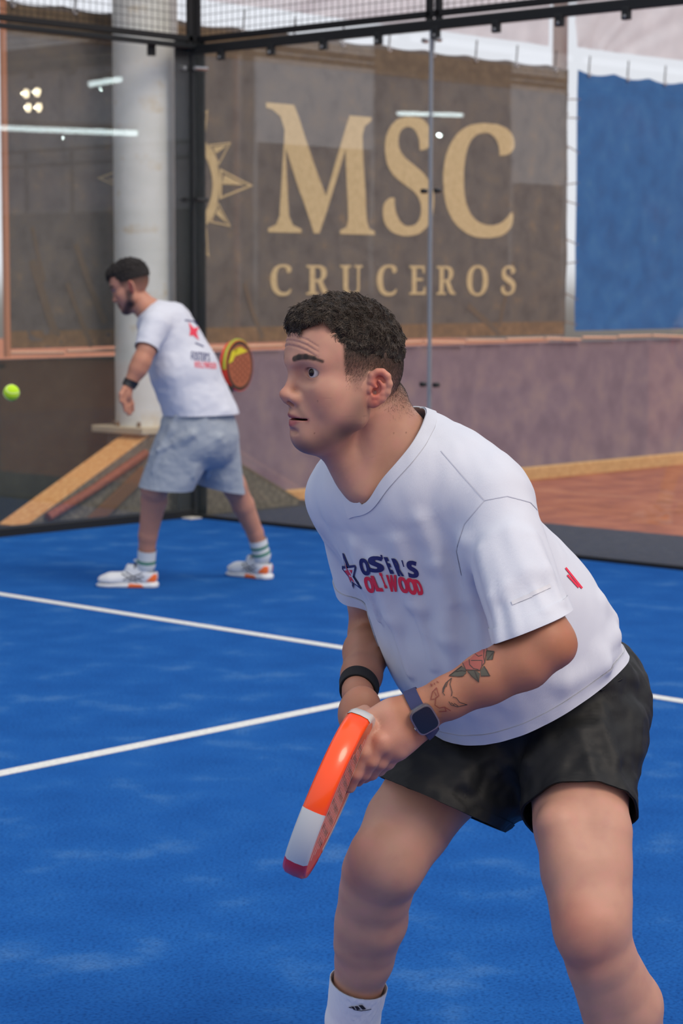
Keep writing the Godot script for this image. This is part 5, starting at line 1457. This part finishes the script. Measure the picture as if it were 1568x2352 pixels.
# eyeballs are parts of their own: white, iris, pupil and the clear bulge over them
func eye_ball(fr: Transform3D, look: Vector3, iris: Color, parent: Node) -> void:
	var r := 0.0120
	var st := SurfaceTool.new()
	st.begin(Mesh.PRIMITIVE_TRIANGLES)
	var rows := 40
	var cols := 40
	var y := look.normalized()
	var x := y.cross(Vector3(0, 1, 0)).normalized()
	var b := Basis(x, y, x.cross(y))
	var vert := func(i: int, k: int) -> void:
		var t := PI * i / rows
		var a := TAU * k / cols
		var p := Vector3(sin(t) * cos(a), cos(t), sin(t) * sin(a))
		var deg := rad_to_deg(t)
		var c := Color(0.62, 0.60, 0.60)
		if deg < 13.5:
			c = Color(0.004, 0.004, 0.004)
		elif deg < 31.0:
			c = iris * (0.75 + 0.25 * sin(a * 9.0) * sin(a * 23.0 + 1.0)) if deg < 28.0 else iris * 0.3
		elif deg < 34.0:
			c = Color(0.3, 0.28, 0.27)
		elif deg > 60.0:
			c = Color(0.58, 0.48, 0.47)
		c.a = 1.0
		st.set_color(c)
		st.set_normal(b * p)
		st.add_vertex(b * p * r)
	for i in rows:
		for k in cols:
			vert.call(i, k)
			vert.call(i + 1, k)
			vert.call(i + 1, k + 1)
			vert.call(i, k)
			vert.call(i + 1, k + 1)
			vert.call(i, k + 1)
	var m := StandardMaterial3D.new()
	m.vertex_color_use_as_albedo = true
	m.roughness = 0.22
	m.metallic_specular = 0.35
	m.clearcoat_enabled = true
	m.clearcoat = 0.12
	m.clearcoat_roughness = 0.04
	put(st.commit(), "eye", m, parent, fr)

# ---------------------------------------------------------------- naming, meshes, materials
func add(o: Node3D, called: String, parent: Node = null) -> Node3D:
	var to: Node = parent if parent else self
	var name_ := called
	var i := 0
	while to.has_node(NodePath(name_)):
		i += 1
		name_ = "%s_%03d" % [called, i]
	o.name = name_
	to.add_child(o, true)
	return o

func tag(o: Node, label: String, category := "", group := "", kind := "") -> Node:
	if label:
		o.set_meta("label", label)
	if category:
		o.set_meta("category", category)
	if group:
		o.set_meta("group", group)
	if kind:
		o.set_meta("kind", kind)
	return o

func base(called: String, at := Vector3.ZERO, turn := 0.0) -> Node3D:
	var o := Node3D.new()
	o.position = at
	o.rotation.y = turn
	return add(o, called)

func put(mesh: Mesh, called: String, m: Material, parent: Node = null, at := Transform3D()) -> MeshInstance3D:
	var o := MeshInstance3D.new()
	o.mesh = mesh
	o.material_override = m
	o.transform = at
	o.cast_shadow = GeometryInstance3D.SHADOW_CASTING_SETTING_ON
	add(o, called, parent)
	return o

func st_new() -> SurfaceTool:
	var st := SurfaceTool.new()
	st.begin(Mesh.PRIMITIVE_TRIANGLES)
	st.set_smooth_group(-1)
	return st

func done(st: SurfaceTool) -> ArrayMesh:
	st.generate_normals()
	return st.commit()

func quad(st: SurfaceTool, a: Vector3, b: Vector3, c: Vector3, d: Vector3) -> void:
	for p: Vector3 in [a, b, c, a, c, d]:
		st.add_vertex(p)

# a block with chamfered edges, size s, centred where x puts it
func block(st: SurfaceTool, s: Vector3, x := Transform3D(), bev := 0.004) -> void:
	bev = minf(bev, minf(s.x, minf(s.y, s.z)) * 0.45)
	var h := s / 2.0
	var pts := PackedVector3Array()
	for sx: float in [-1.0, 1.0]:
		for sy: float in [-1.0, 1.0]:
			for sz: float in [-1.0, 1.0]:
				for ax in 3:
					var p := Vector3(sx * (h.x - bev), sy * (h.y - bev), sz * (h.z - bev))
					p[ax] = [sx, sy, sz][ax] * h[ax]
					pts.append(x * p)
	var g := func(sx: int, sy: int, sz: int, ax: int) -> Vector3: return pts[((sx * 2 + sy) * 2 + sz) * 3 + ax]
	var mid := x.origin
	var face := func(a: Array) -> void:
		var n: Vector3 = (a[1] - a[0]).cross(a[2] - a[0])
		var c := Vector3.ZERO
		for p: Vector3 in a:
			c += p / a.size()
		if n.dot(c - mid) > 0.0:
			a.reverse()
		for i in range(1, a.size() - 1):
			st.add_vertex(a[0])
			st.add_vertex(a[i])
			st.add_vertex(a[i + 1])
	for q in 2:
		face.call([g.call(q, 0, 0, 0), g.call(q, 1, 0, 0), g.call(q, 1, 1, 0), g.call(q, 0, 1, 0)])
		face.call([g.call(0, q, 0, 1), g.call(1, q, 0, 1), g.call(1, q, 1, 1), g.call(0, q, 1, 1)])
		face.call([g.call(0, 0, q, 2), g.call(1, 0, q, 2), g.call(1, 1, q, 2), g.call(0, 1, q, 2)])
		for r in 2:
			face.call([g.call(q, r, 0, 0), g.call(q, r, 1, 0), g.call(q, r, 1, 1), g.call(q, r, 0, 1)])
			face.call([g.call(q, 0, r, 0), g.call(q, 1, r, 0), g.call(q, 1, r, 2), g.call(q, 0, r, 2)])
			face.call([g.call(0, q, r, 1), g.call(1, q, r, 1), g.call(1, q, r, 2), g.call(0, q, r, 2)])
			for s3 in 2:
				face.call([g.call(q, r, s3, 0), g.call(q, r, s3, 1), g.call(q, r, s3, 2)])

func box(called: String, lo: Vector3, hi: Vector3, m: Material, parent: Node = null, bev := 0.004) -> MeshInstance3D:
	var st := st_new()
	block(st, (hi - lo).abs(), Transform3D(Basis(), (lo + hi) / 2.0), bev)
	return put(done(st), called, m, parent)

# a round bar through points
func tube(st: SurfaceTool, pts: Array, rs: Array, sides := 10, caps := true) -> void:
	var rings := []
	st.set_smooth_group(1)
	var up := Vector3(0.3, 1, 0.2)
	for i in pts.size():
		var d: Vector3 = (pts[mini(i + 1, pts.size() - 1)] - pts[maxi(i - 1, 0)]).normalized()
		var s := d.cross(up)
		if s.length() < 0.1:
			s = d.cross(Vector3(1, 0, 0))
		s = s.normalized()
		up = s.cross(d)
		var ring := []
		var r: float = rs[mini(i, rs.size() - 1)]
		for k in sides:
			var a := TAU * k / sides
			ring.append(pts[i] + (s * cos(a) + up * sin(a)) * r)
		rings.append(ring)
	for i in rings.size() - 1:
		for k in sides:
			var k2 := (k + 1) % sides
			quad(st, rings[i][k], rings[i + 1][k], rings[i + 1][k2], rings[i][k2])
	st.set_smooth_group(-1)
	if caps:
		for k in sides:
			var k2 := (k + 1) % sides
			for p: Vector3 in [pts[0], rings[0][k], rings[0][k2], pts[-1], rings[-1][k2], rings[-1][k]]:
				st.add_vertex(p)

func bar(called: String, a: Vector3, b: Vector3, r: float, m: Material, parent: Node = null, sides := 12) -> MeshInstance3D:
	var st := st_new()
	tube(st, [a, b], [r], sides)
	return put(done(st), called, m, parent)

# a profile of (radius, height) turned about y
func lathe(profile: Array, sides := 32) -> ArrayMesh:
	var st := st_new()
	for i in profile.size() - 1:
		st.set_smooth_group(i + 1)
		var p: Vector2 = profile[i]
		var q: Vector2 = profile[i + 1]
		for k in sides:
			var a := TAU * k / sides
			var b := TAU * (k + 1) / sides
			var f := func(v: Vector2, t: float) -> Vector3: return Vector3(v.x * cos(t), v.y, v.x * sin(t))
			quad(st, f.call(p, a), f.call(q, a), f.call(q, b), f.call(p, b))
	return done(st)

# a flat outline given depth: x carries (u, v, depth)
func prism(st: SurfaceTool, poly: PackedVector2Array, depth: float, x := Transform3D()) -> void:
	if Geometry2D.is_polygon_clockwise(poly):
		poly = poly.duplicate()
		poly.reverse()
	var t := Geometry2D.triangulate_polygon(poly)
	var flip := x.basis.determinant() < 0.0
	var tri := func(a: Vector3, b: Vector3, c: Vector3) -> void:
		for p: Vector3 in ([a, b, c] if flip else [a, c, b]):
			st.add_vertex(x * p)
	for i in range(0, t.size(), 3):
		var a := poly[t[i]]
		var b := poly[t[i + 1]]
		var c := poly[t[i + 2]]
		if (b - a).cross(c - a) < 0.0:
			var s := b
			b = c
			c = s
		tri.call(Vector3(a.x, a.y, depth), Vector3(b.x, b.y, depth), Vector3(c.x, c.y, depth))
		if depth > 0.0:
			tri.call(Vector3(a.x, a.y, 0), Vector3(c.x, c.y, 0), Vector3(b.x, b.y, 0))
	if depth > 0.0:
		for i in poly.size():
			var a := poly[i]
			var b := poly[(i + 1) % poly.size()]
			tri.call(Vector3(a.x, a.y, 0), Vector3(b.x, b.y, 0), Vector3(b.x, b.y, depth))
			tri.call(Vector3(a.x, a.y, 0), Vector3(b.x, b.y, depth), Vector3(a.x, a.y, depth))

func poly2(flat: Array) -> PackedVector2Array:
	var p := PackedVector2Array()
	for i in range(0, flat.size(), 2):
		p.append(Vector2(flat[i], flat[i + 1]))
	return p

# flat triangles of lettering, fitted into a unit box
func glyphs(text: String, serif := false, bold := 0.0) -> PackedVector3Array:
	var f := SystemFont.new()
	f.font_names = ["Droid Serif" if serif else "Droid Sans"]
	f.font_weight = 700
	var tm := TextMesh.new()
	if bold != 0.0:
		var fv := FontVariation.new()
		fv.base_font = f
		fv.variation_embolden = bold
		tm.font = fv
	else:
		tm.font = f
	tm.text = text
	tm.font_size = 96
	tm.depth = 0.0
	tm.curve_step = 1.0
	var a := tm.get_mesh_arrays()
	var v: PackedVector3Array = a[Mesh.ARRAY_VERTEX]
	var ix = a[Mesh.ARRAY_INDEX]
	var out := PackedVector3Array()
	if ix != null and ix.size():
		for i: int in ix:
			out.append(v[i])
	else:
		out = v
	var lo := Vector3.ONE * 1e9
	var hi := -lo
	for p in out:
		lo = lo.min(p)
		hi = hi.max(p)
	for i in out.size():
		var q := (out[i] - lo) / (hi - lo).max(Vector3.ONE * 1e-6)
		out[i] = Vector3(q.x, q.y, 0)
	return out

func flat_poly(poly: PackedVector2Array) -> PackedVector3Array:
	var out := PackedVector3Array()
	for i in Geometry2D.triangulate_polygon(poly):
		out.append(Vector3(poly[i].x, poly[i].y, 0))
	return out

func mapped(t: PackedVector3Array, x: Transform3D) -> PackedVector3Array:
	var o := PackedVector3Array()
	for p in t:
		o.append(x * p)
	return o

# lays flat triangles onto a surface: each corner travels along dir until it meets f, then lifts off by lift
func press(f: Field, t: PackedVector3Array, dir: Vector3, lift: float, finest := 0.008) -> ArrayMesh:
	var todo: Array = []
	for i in range(0, t.size(), 3):
		todo.append([t[i], t[i + 1], t[i + 2]])
	var tris := PackedVector3Array()
	while todo.size():
		var q: Array = todo.pop_back()
		var longest := 0
		var far := 0.0
		for e in 3:
			var l: float = q[e].distance_to(q[(e + 1) % 3])
			if l > far:
				far = l
				longest = e
		if far < finest:
			tris.append_array(PackedVector3Array(q))
			continue
		var a: Vector3 = q[longest]
		var b: Vector3 = q[(longest + 1) % 3]
		var c: Vector3 = q[(longest + 2) % 3]
		var m := (a + b) / 2.0
		todo.append([a, m, c])
		todo.append([m, b, c])
	var known := {}
	var st := SurfaceTool.new()
	st.begin(Mesh.PRIMITIVE_TRIANGLES)
	var box_ := AABB(t[0], Vector3.ZERO)
	for q in t:
		box_ = box_.expand(q)
	var first := f.hit(box_.get_center(), dir)
	var l := f.near(first, box_.size.length() * 0.5 + 0.04)
	for i in range(0, tris.size(), 3):
		var p := []
		for e in 3:
			var key := Vector3i((tris[i + e] * 20000.0).round())
			if not known.has(key):
				var h := f.hit(tris[i + e], dir, 0.6, l)
				var n := f.normal(h, 0.004, l)
				known[key] = [h + n * lift, n, absf(f.at(h, l)) < 0.002]
			p.append(known[key])
		if not (p[0][2] and p[1][2] and p[2][2]):
			continue
		if (p[1][0] - p[0][0]).cross(p[2][0] - p[0][0]).dot(p[0][1]) > 0.0:
			p.reverse()
		for e in 3:
			st.set_normal(p[e][1])
			st.add_vertex(p[e][0])
	return st.commit()

# a thin stripe along points, as flat triangles facing dir
func stripe(pts: Array, w: float, dir: Vector3) -> PackedVector3Array:
	var o := PackedVector3Array()
	for i in pts.size() - 1:
		var a: Vector3 = pts[i]
		var b: Vector3 = pts[i + 1]
		var s := (b - a).cross(dir).normalized() * w / 2.0
		var e := (b - a).normalized() * w * 0.3
		o.append_array([a - s - e, b - s + e, b + s + e, a - s - e, b + s + e, a + s - e])
	return o

func lin(r: int, g: int, b: int) -> Color:
	return Color8(r, g, b).srgb_to_linear()

func mat(r: int, g: int, b: int, rough := 0.7, metal := 0.0) -> StandardMaterial3D:
	var m := StandardMaterial3D.new()
	m.albedo_color = Color8(r, g, b)
	m.roughness = rough
	m.metallic = metal
	return m

func noise_tex(freq: float, octaves := 4, seed_ := 1, ramp: Gradient = null, size := 512, kind := FastNoiseLite.TYPE_SIMPLEX_SMOOTH) -> NoiseTexture2D:
	var n := FastNoiseLite.new()
	n.noise_type = kind
	n.frequency = freq
	n.fractal_octaves = octaves
	n.seed = seed_
	var t := NoiseTexture2D.new()
	t.width = size
	t.height = size
	t.seamless = true
	t.noise = n
	if ramp:
		t.color_ramp = ramp
	return t

func ramp(stops: Array) -> Gradient:
	var g := Gradient.new()
	var o := PackedFloat32Array()
	var c := PackedColorArray()
	for s in stops:
		o.append(s[0])
		c.append(s[1])
	g.offsets = o
	g.colors = c
	return g

# a surface whose colour varies between stops, laid over the world at so many repeats a metre
func mottled(stops: Array, freq: float, per_metre: float, rough := 0.8, seed_ := 1, octaves := 5) -> StandardMaterial3D:
	var m := StandardMaterial3D.new()
	m.albedo_texture = noise_tex(freq, octaves, seed_, ramp(stops))
	m.uv1_triplanar = true
	m.uv1_world_triplanar = true
	m.uv1_scale = Vector3.ONE * per_metre
	m.roughness = rough
	return m

# paints: [from, to, radius, softness, colour, strength]; colours are linear
func net_mesh(m: Nets, basecol: Color = Color.WHITE, paints: Array = [], blot: FastNoiseLite = null, blot_amount := 0.0) -> ArrayMesh:
	var a := []
	a.resize(Mesh.ARRAY_MAX)
	a[Mesh.ARRAY_VERTEX] = m.v
	a[Mesh.ARRAY_NORMAL] = m.n
	a[Mesh.ARRAY_INDEX] = m.ix
	if paints.size() or blot:
		var c := PackedColorArray()
		c.resize(m.v.size())
		c.fill(basecol)
		for p in paints:
			var from: Vector3 = p[0]
			var d: Vector3 = p[1] - from
			var ib := 1.0 / maxf(d.length_squared(), 1e-9)
			var r: float = p[2]
			var soft: float = p[3]
			var col: Color = p[4]
			var s: float = p[5]
			var reach := r + soft
			for i in m.v.size():
				var q := m.v[i] - from
				var h := clampf(q.dot(d) * ib, 0.0, 1.0)
				var e := (q - d * h).length()
				if e < reach:
					c[i] = c[i].lerp(col, s * smoothstep(reach, maxf(r - soft, -0.001), e))
		if blot:
			for i in m.v.size():
				var k := 1.0 + blot_amount * blot.get_noise_3dv(m.v[i])
				c[i] = Color(c[i].r * k, c[i].g * (2.0 * k - k * k if k > 1.0 else k * k), c[i].b * k)
		a[Mesh.ARRAY_COLOR] = c
	var am := ArrayMesh.new()
	am.add_surface_from_arrays(Mesh.PRIMITIVE_TRIANGLES, a)
	return am

func joined(list: Array) -> ArrayMesh:
	var st := SurfaceTool.new()
	st.begin(Mesh.PRIMITIVE_TRIANGLES)
	for m: Mesh in list:
		st.append_from(m, 0, Transform3D())
	return st.commit()

# ---------------------------------------------------------------- implicit surfaces and surface nets
class Field:
	var kind := PackedInt32Array()
	var op := PackedInt32Array()
	var kk := PackedFloat32Array()
	var pa := PackedVector3Array()
	var pb := PackedVector3Array()
	var ra := PackedFloat32Array()
	var rb := PackedFloat32Array()
	var ib := PackedFloat32Array()
	var inv: Array[Transform3D] = []
	var frame := Transform3D()
	var noise: FastNoiseLite
	var amp := 0.0
	var grow := 0.0
	var warp := Vector3.ONE
	var everything := PackedInt32Array()

	func _add(t: int, o: int, k: float, a: Vector3, b: Vector3, r1: float, r2: float, i: float, x: Transform3D) -> void:
		everything.append(kind.size())
		kind.append(t)
		op.append(o)
		kk.append(k)
		pa.append(a)
		pb.append(b)
		ra.append(r1)
		rb.append(r2)
		ib.append(i)
		inv.append(x)

	# a tapered capsule; op 0 joins, 1 cuts away, 2 keeps what is inside
	func cap(a: Vector3, b: Vector3, r1: float, r2: float, k := 0.02, o := 0) -> void:
		a = frame * a
		b = frame * b
		var d := b - a
		_add(0, o, k, a, d, r1, r2 - r1, 1.0 / maxf(d.length_squared(), 1e-9), Transform3D())

	func chain(pts: Array, rs: Array, k := 0.01, o := 0) -> void:
		for i in pts.size() - 1:
			cap(pts[i], pts[i + 1], rs[i] if rs.size() > 1 else rs[0], rs[i + 1] if rs.size() > 1 else rs[0], k if i == 0 else minf(k, 0.012), o)

	func ell(c: Vector3, r: Vector3, k := 0.02, o := 0, basis := Basis()) -> void:
		_add(1, o, k, r, r * r, 0, 0, 0, (frame * Transform3D(basis, c)).affine_inverse())

	# a tapered capsule whose section is an ellipse: radii (along side, across it) at both ends
	func ecap(a: Vector3, b: Vector3, r1: Vector2, r2: Vector2, side: Vector3, k := 0.02, o := 0) -> void:
		var y := (b - a).normalized()
		var x := (side - y * side.dot(y)).normalized()
		var t := frame * Transform3D(Basis(x, y, x.cross(y)), a)
		_add(2, o, k, Vector3(r1.x, minf(r1.x, r1.y), r1.y), Vector3(r2.x, minf(r2.x, r2.y), r2.y), (b - a).length(), 0, 0, t.affine_inverse())

	func half(p: Vector3, n: Vector3, k := 0.005, o := 2) -> void:
		_add(3, o, k, frame * p, (frame.basis * n).normalized(), 0, 0, 0, Transform3D())

	func one(i: int, p: Vector3) -> float:
		var t := kind[i]
		if t == 0:
			var q := p - pa[i]
			var h := clampf(q.dot(pb[i]) * ib[i], 0.0, 1.0)
			return (q - pb[i] * h).length() - ra[i] - rb[i] * h
		if t == 1:
			var q := inv[i] * p
			var k0 := (q / pa[i]).length()
			if k0 < 0.05:
				return -minf(pa[i].x, minf(pa[i].y, pa[i].z))
			return k0 * (k0 - 1.0) / (q / pb[i]).length()
		if t == 2:
			var q := inv[i] * p
			var h := clampf(q.y / ra[i], 0.0, 1.0)
			q.y -= h * ra[i]
			var r := pa[i].lerp(pb[i], h)
			var v := q / r
			var k0 := v.length()
			if k0 < 0.05:
				return -minf(r.x, r.z)
			return k0 * (k0 - 1.0) / (v / r).length()
		return (p - pa[i]).dot(pb[i])

	func at(p: Vector3, list: PackedInt32Array) -> float:
		var d := 10.0
		for i in list:
			var e := one(i, p)
			var k := kk[i]
			var o := op[i]
			if o == 0:
				var h := k - absf(d - e)
				d = minf(d, e)
				if h > 0.0:
					d -= h * h / (4.0 * k)
			else:
				if o == 1:
					e = -e
				var h := k - absf(d - e)
				d = maxf(d, e)
				if h > 0.0:
					d += h * h / (4.0 * k)
		if amp > 0.0 and absf(d) < 0.06:
			d += amp * noise.get_noise_3dv(p * warp)
		d -= grow
		return d

	func whole(p: Vector3) -> float:
		return at(p, everything)

	func near(c: Vector3, reach: float) -> PackedInt32Array:
		var l := PackedInt32Array()
		for i in kind.size():
			var e := one(i, c)
			var k := reach + kk[i] * 1.6 + 0.006
			if op[i] == 2:
				if e > -k:
					l.append(i)
			elif kind[i] == 0:
				if e < k:
					l.append(i)
			elif e < k:
				l.append(i)
			elif e < k * 2.5:
				# an ellipse's distance is only an estimate: rule it out by a sure bound
				var q := inv[i] * c
				if kind[i] == 1:
					if ((q / pa[i]).length() - 1.0) * minf(pa[i].x, minf(pa[i].y, pa[i].z)) < k:
						l.append(i)
				else:
					l.append(i)
		return l

	func normal(p: Vector3, e := 0.002, given := PackedInt32Array()) -> Vector3:
		var l := near(p, 0.05) if given.is_empty() else given
		return Vector3(at(p + Vector3(e, 0, 0), l) - at(p - Vector3(e, 0, 0), l), at(p + Vector3(0, e, 0), l) - at(p - Vector3(0, e, 0), l), at(p + Vector3(0, 0, e), l) - at(p - Vector3(0, 0, e), l)).normalized()

	# the point where a line from p along d meets the surface
	func hit(p: Vector3, d: Vector3, far := 0.6, given := PackedInt32Array()) -> Vector3:
		var t := 0.0
		var l := everything if given.is_empty() else given
		for i in 60:
			var e := at(p + d * t, l)
			if absf(e) < 0.0003 or t > far:
				break
			t += e * 0.8
		return p + d * t

	# moves a point onto the surface
	func onto(p: Vector3, lift := 0.0) -> Vector3:
		for i in 6:
			p -= normal(p) * whole(p)
		return p + normal(p) * lift


class Nets:
	const N := 8
	var f: Field
	var cell: float
	var lo: Vector3
	var blocks: Array[Vector3i] = []
	var made := []
	var samples := []
	var index := {}
	var v := PackedVector3Array()
	var n := PackedVector3Array()
	var ix := PackedInt32Array()

	func _init(field: Field, size: float, from: Vector3, to: Vector3) -> void:
		f = field
		cell = size
		lo = from
		var count := Vector3i(((to - from) / (cell * N)).ceil())
		var big := 4
		for x in range(0, count.x, big):
			for y in range(0, count.y, big):
				for z in range(0, count.z, big):
					var side := cell * N * big
					var c := lo + Vector3(x, y, z) * cell * N + Vector3.ONE * side / 2.0
					var l := f.near(c, side * 1.0)
					if l.is_empty() or absf(f.at(c, l)) > side * 1.4:
						continue
					for i in mini(big, count.x - x):
						for j in mini(big, count.y - y):
							for k in mini(big, count.z - z):
								var b := Vector3i(x + i, y + j, z + k)
								var m := lo + (Vector3(b) + Vector3.ONE * 0.5) * cell * N
								if absf(f.at(m, l)) < cell * N * 1.5:
									blocks.append(b)
		made.resize(blocks.size())
		samples.resize(blocks.size())
		for i in blocks.size():
			index[blocks[i]] = i
		var task := WorkerThreadPool.add_group_task(sample_block, blocks.size())
		WorkerThreadPool.wait_for_group_task_completion(task)
		task = WorkerThreadPool.add_group_task(one_block, blocks.size())
		WorkerThreadPool.wait_for_group_task_completion(task)
		samples.clear()
		join()

	func sample_block(at: int) -> void:
		var base := lo + Vector3(blocks[at]) * cell * N
		var l := f.near(base + Vector3.ONE * cell * N * 0.5, cell * N * 0.95)
		var s := PackedFloat32Array()
		s.resize(N * N * N)
		for i in N:
			for j in N:
				for k in N:
					s[(i * N + j) * N + k] = f.at(base + Vector3(i, j, k) * cell, l)
		samples[at] = s

	func one_block(at: int) -> void:
		var b := blocks[at]
		var base := lo + Vector3(b) * cell * N
		var s := PackedFloat32Array()
		var M := N + 1
		s.resize(M * M * M)
		var low := 1.0
		var high := -1.0
		var own: PackedFloat32Array = samples[at]
		var l := PackedInt32Array()
		for i in M:
			for j in M:
				for k in M:
					var d: float
					if i < N and j < N and k < N:
						d = own[(i * N + j) * N + k]
					else:
						# the far faces belong to the neighbours, so that both sides agree
						var o: int = index.get(b + Vector3i(i / N, j / N, k / N), -1)
						if o >= 0:
							d = samples[o][((i % N) * N + j % N) * N + k % N]
						else:
							if l.is_empty():
								l = f.near(base + Vector3.ONE * cell * N * 0.5, cell * N * 0.95)
							d = f.at(base + Vector3(i, j, k) * cell, l)
					s[(i * M + j) * M + k] = d
					low = minf(low, d)
					high = maxf(high, d)
		if low >= 0.0 or high < 0.0:
			return
		var pts := PackedVector3Array()
		var nor := PackedVector3Array()
		var keys := PackedInt32Array()
		var quads := PackedInt32Array()
		var c := PackedFloat32Array()
		c.resize(8)
		for i in N:
			for j in N:
				for k in N:
					var neg := 0
					for q in 8:
						var d := s[((i + (q & 1)) * M + j + ((q >> 1) & 1)) * M + k + (q >> 2)]
						c[q] = d
						if d < 0.0:
							neg += 1
					if neg == 0 or neg == 8:
						continue
					var sum := Vector3.ZERO
					var cnt := 0
					for q in 8:
						for ax in 3:
							var bit := 1 << ax
							if q & bit:
								continue
							var d0 := c[q]
							var d1 := c[q | bit]
							if (d0 < 0.0) == (d1 < 0.0):
								continue
							var p := Vector3(q & 1, (q >> 1) & 1, q >> 2)
							p[ax] += d0 / (d0 - d1)
							sum += p
							cnt += 1
					pts.append(base + (Vector3(i, j, k) + sum / cnt) * cell)
					nor.append(Vector3(c[1] + c[3] + c[5] + c[7] - c[0] - c[2] - c[4] - c[6], c[2] + c[3] + c[6] + c[7] - c[0] - c[1] - c[4] - c[5], c[4] + c[5] + c[6] + c[7] - c[0] - c[1] - c[2] - c[3]).normalized())
					keys.append((i * N + j) * N + k)
					for ax in 3:
						var other := c[1 << ax]
						if (c[0] < 0.0) != (other < 0.0):
							quads.append_array([i, j, k, ax, 1 if c[0] < 0.0 else 0])
		made[at] = [pts, nor, keys, quads]

	func join() -> void:
		var where := {}
		for at in blocks.size():
			if made[at] == null:
				continue
			var map := PackedInt32Array()
			map.resize(N * N * N)
			map.fill(-1)
			var keys: PackedInt32Array = made[at][2]
			for q in keys.size():
				map[keys[q]] = v.size() + q
			v.append_array(made[at][0])
			n.append_array(made[at][1])
			where[blocks[at]] = map
		for at in blocks.size():
			if made[at] == null:
				continue
			var b := blocks[at]
			var quads: PackedInt32Array = made[at][3]
			var own: PackedInt32Array = where[b]
			for q in range(0, quads.size(), 5):
				var g := Vector3i(quads[q], quads[q + 1], quads[q + 2])
				var ax := quads[q + 3]
				var e1 := Vector3i.ZERO
				var e2 := Vector3i.ZERO
				e1[(ax + 1) % 3] = 1
				e2[(ax + 2) % 3] = 1
				var c4 := [g, g - e1, g - e1 - e2, g - e2]
				var id := PackedInt32Array()
				for g4: Vector3i in c4:
					var bb := b
					var m := own
					if g4.x < 0 or g4.y < 0 or g4.z < 0:
						for d in 3:
							if g4[d] < 0:
								g4[d] += N
								bb[d] -= 1
						m = where.get(bb, PackedInt32Array())
					if m.is_empty():
						id.append(-1)
					else:
						id.append(m[(g4.x * N + g4.y) * N + g4.z])
				if id.has(-1):
					continue
				if quads[q + 4]:
					ix.append_array([id[0], id[2], id[1], id[0], id[3], id[2]])
				else:
					ix.append_array([id[0], id[1], id[2], id[0], id[2], id[3]])
		made.clear()

	# keeps what lies behind a plane (n . (p - o) < 0) or below a function's zero, cutting triangles cleanly
	func clip(side: Callable) -> Nets:
		var w := PackedFloat32Array()
		w.resize(v.size())
		for i in v.size():
			w[i] = side.call(v[i])
		var out := PackedInt32Array()
		var cut := {}
		for t in range(0, ix.size(), 3):
			var poly := PackedInt32Array()
			for e in 3:
				var a := ix[t + e]
				var b := ix[t + (e + 1) % 3]
				if w[a] <= 0.0:
					poly.append(a)
				if (w[a] <= 0.0) != (w[b] <= 0.0):
					var key := Vector2i(mini(a, b), maxi(a, b))
					if not cut.has(key):
						var h := w[a] / (w[a] - w[b])
						cut[key] = v.size()
						v.append(v[a].lerp(v[b], h))
						n.append(n[a].lerp(n[b], h).normalized())
					poly.append(cut[key])
			for q in range(1, poly.size() - 1):
				out.append_array([poly[0], poly[q], poly[q + 1]])
		ix = out
		return self

	func planes(list: Array) -> Nets:
		for pl in list:
			var o: Vector3 = pl[0]
			var d: Vector3 = pl[1]
			clip(func(p: Vector3) -> float: return (p - o).dot(d))
		return self

	func tidy() -> Nets:
		var map := PackedInt32Array()
		map.resize(v.size())
		map.fill(-1)
		var v2 := PackedVector3Array()
		var n2 := PackedVector3Array()
		for q in ix.size():
			var i := ix[q]
			if map[i] < 0:
				map[i] = v2.size()
				v2.append(v[i])
				n2.append(n[i])
			ix[q] = map[i]
		v = v2
		n = n2
		return self

	# the open rims that clipping left, as pairs of vertices
	func rims() -> PackedInt32Array:
		var seen := {}
		for t in range(0, ix.size(), 3):
			for e in 3:
				var a := ix[t + e]
				var b := ix[t + (e + 1) % 3]
				var back := Vector2i(b, a)
				if seen.has(back):
					seen.erase(back)
				else:
					seen[Vector2i(a, b)] = true
		var out := PackedInt32Array()
		for k: Vector2i in seen:
			out.append_array([k.x, k.y])
		return out

	# gives cloth its thickness: an inner skin and a closed rim
	func thicken(t: float) -> Nets:
		var r := rims()
		var count := v.size()
		for i in count:
			v.append(v[i] - n[i] * t)
			n.append(-n[i])
		var had := ix.size()
		for q in range(0, had, 3):
			ix.append_array([ix[q] + count, ix[q + 2] + count, ix[q + 1] + count])
		for q in range(0, r.size(), 2):
			ix.append_array([r[q], r[q] + count, r[q + 1], r[q + 1], r[q] + count, r[q + 1] + count])
		return self
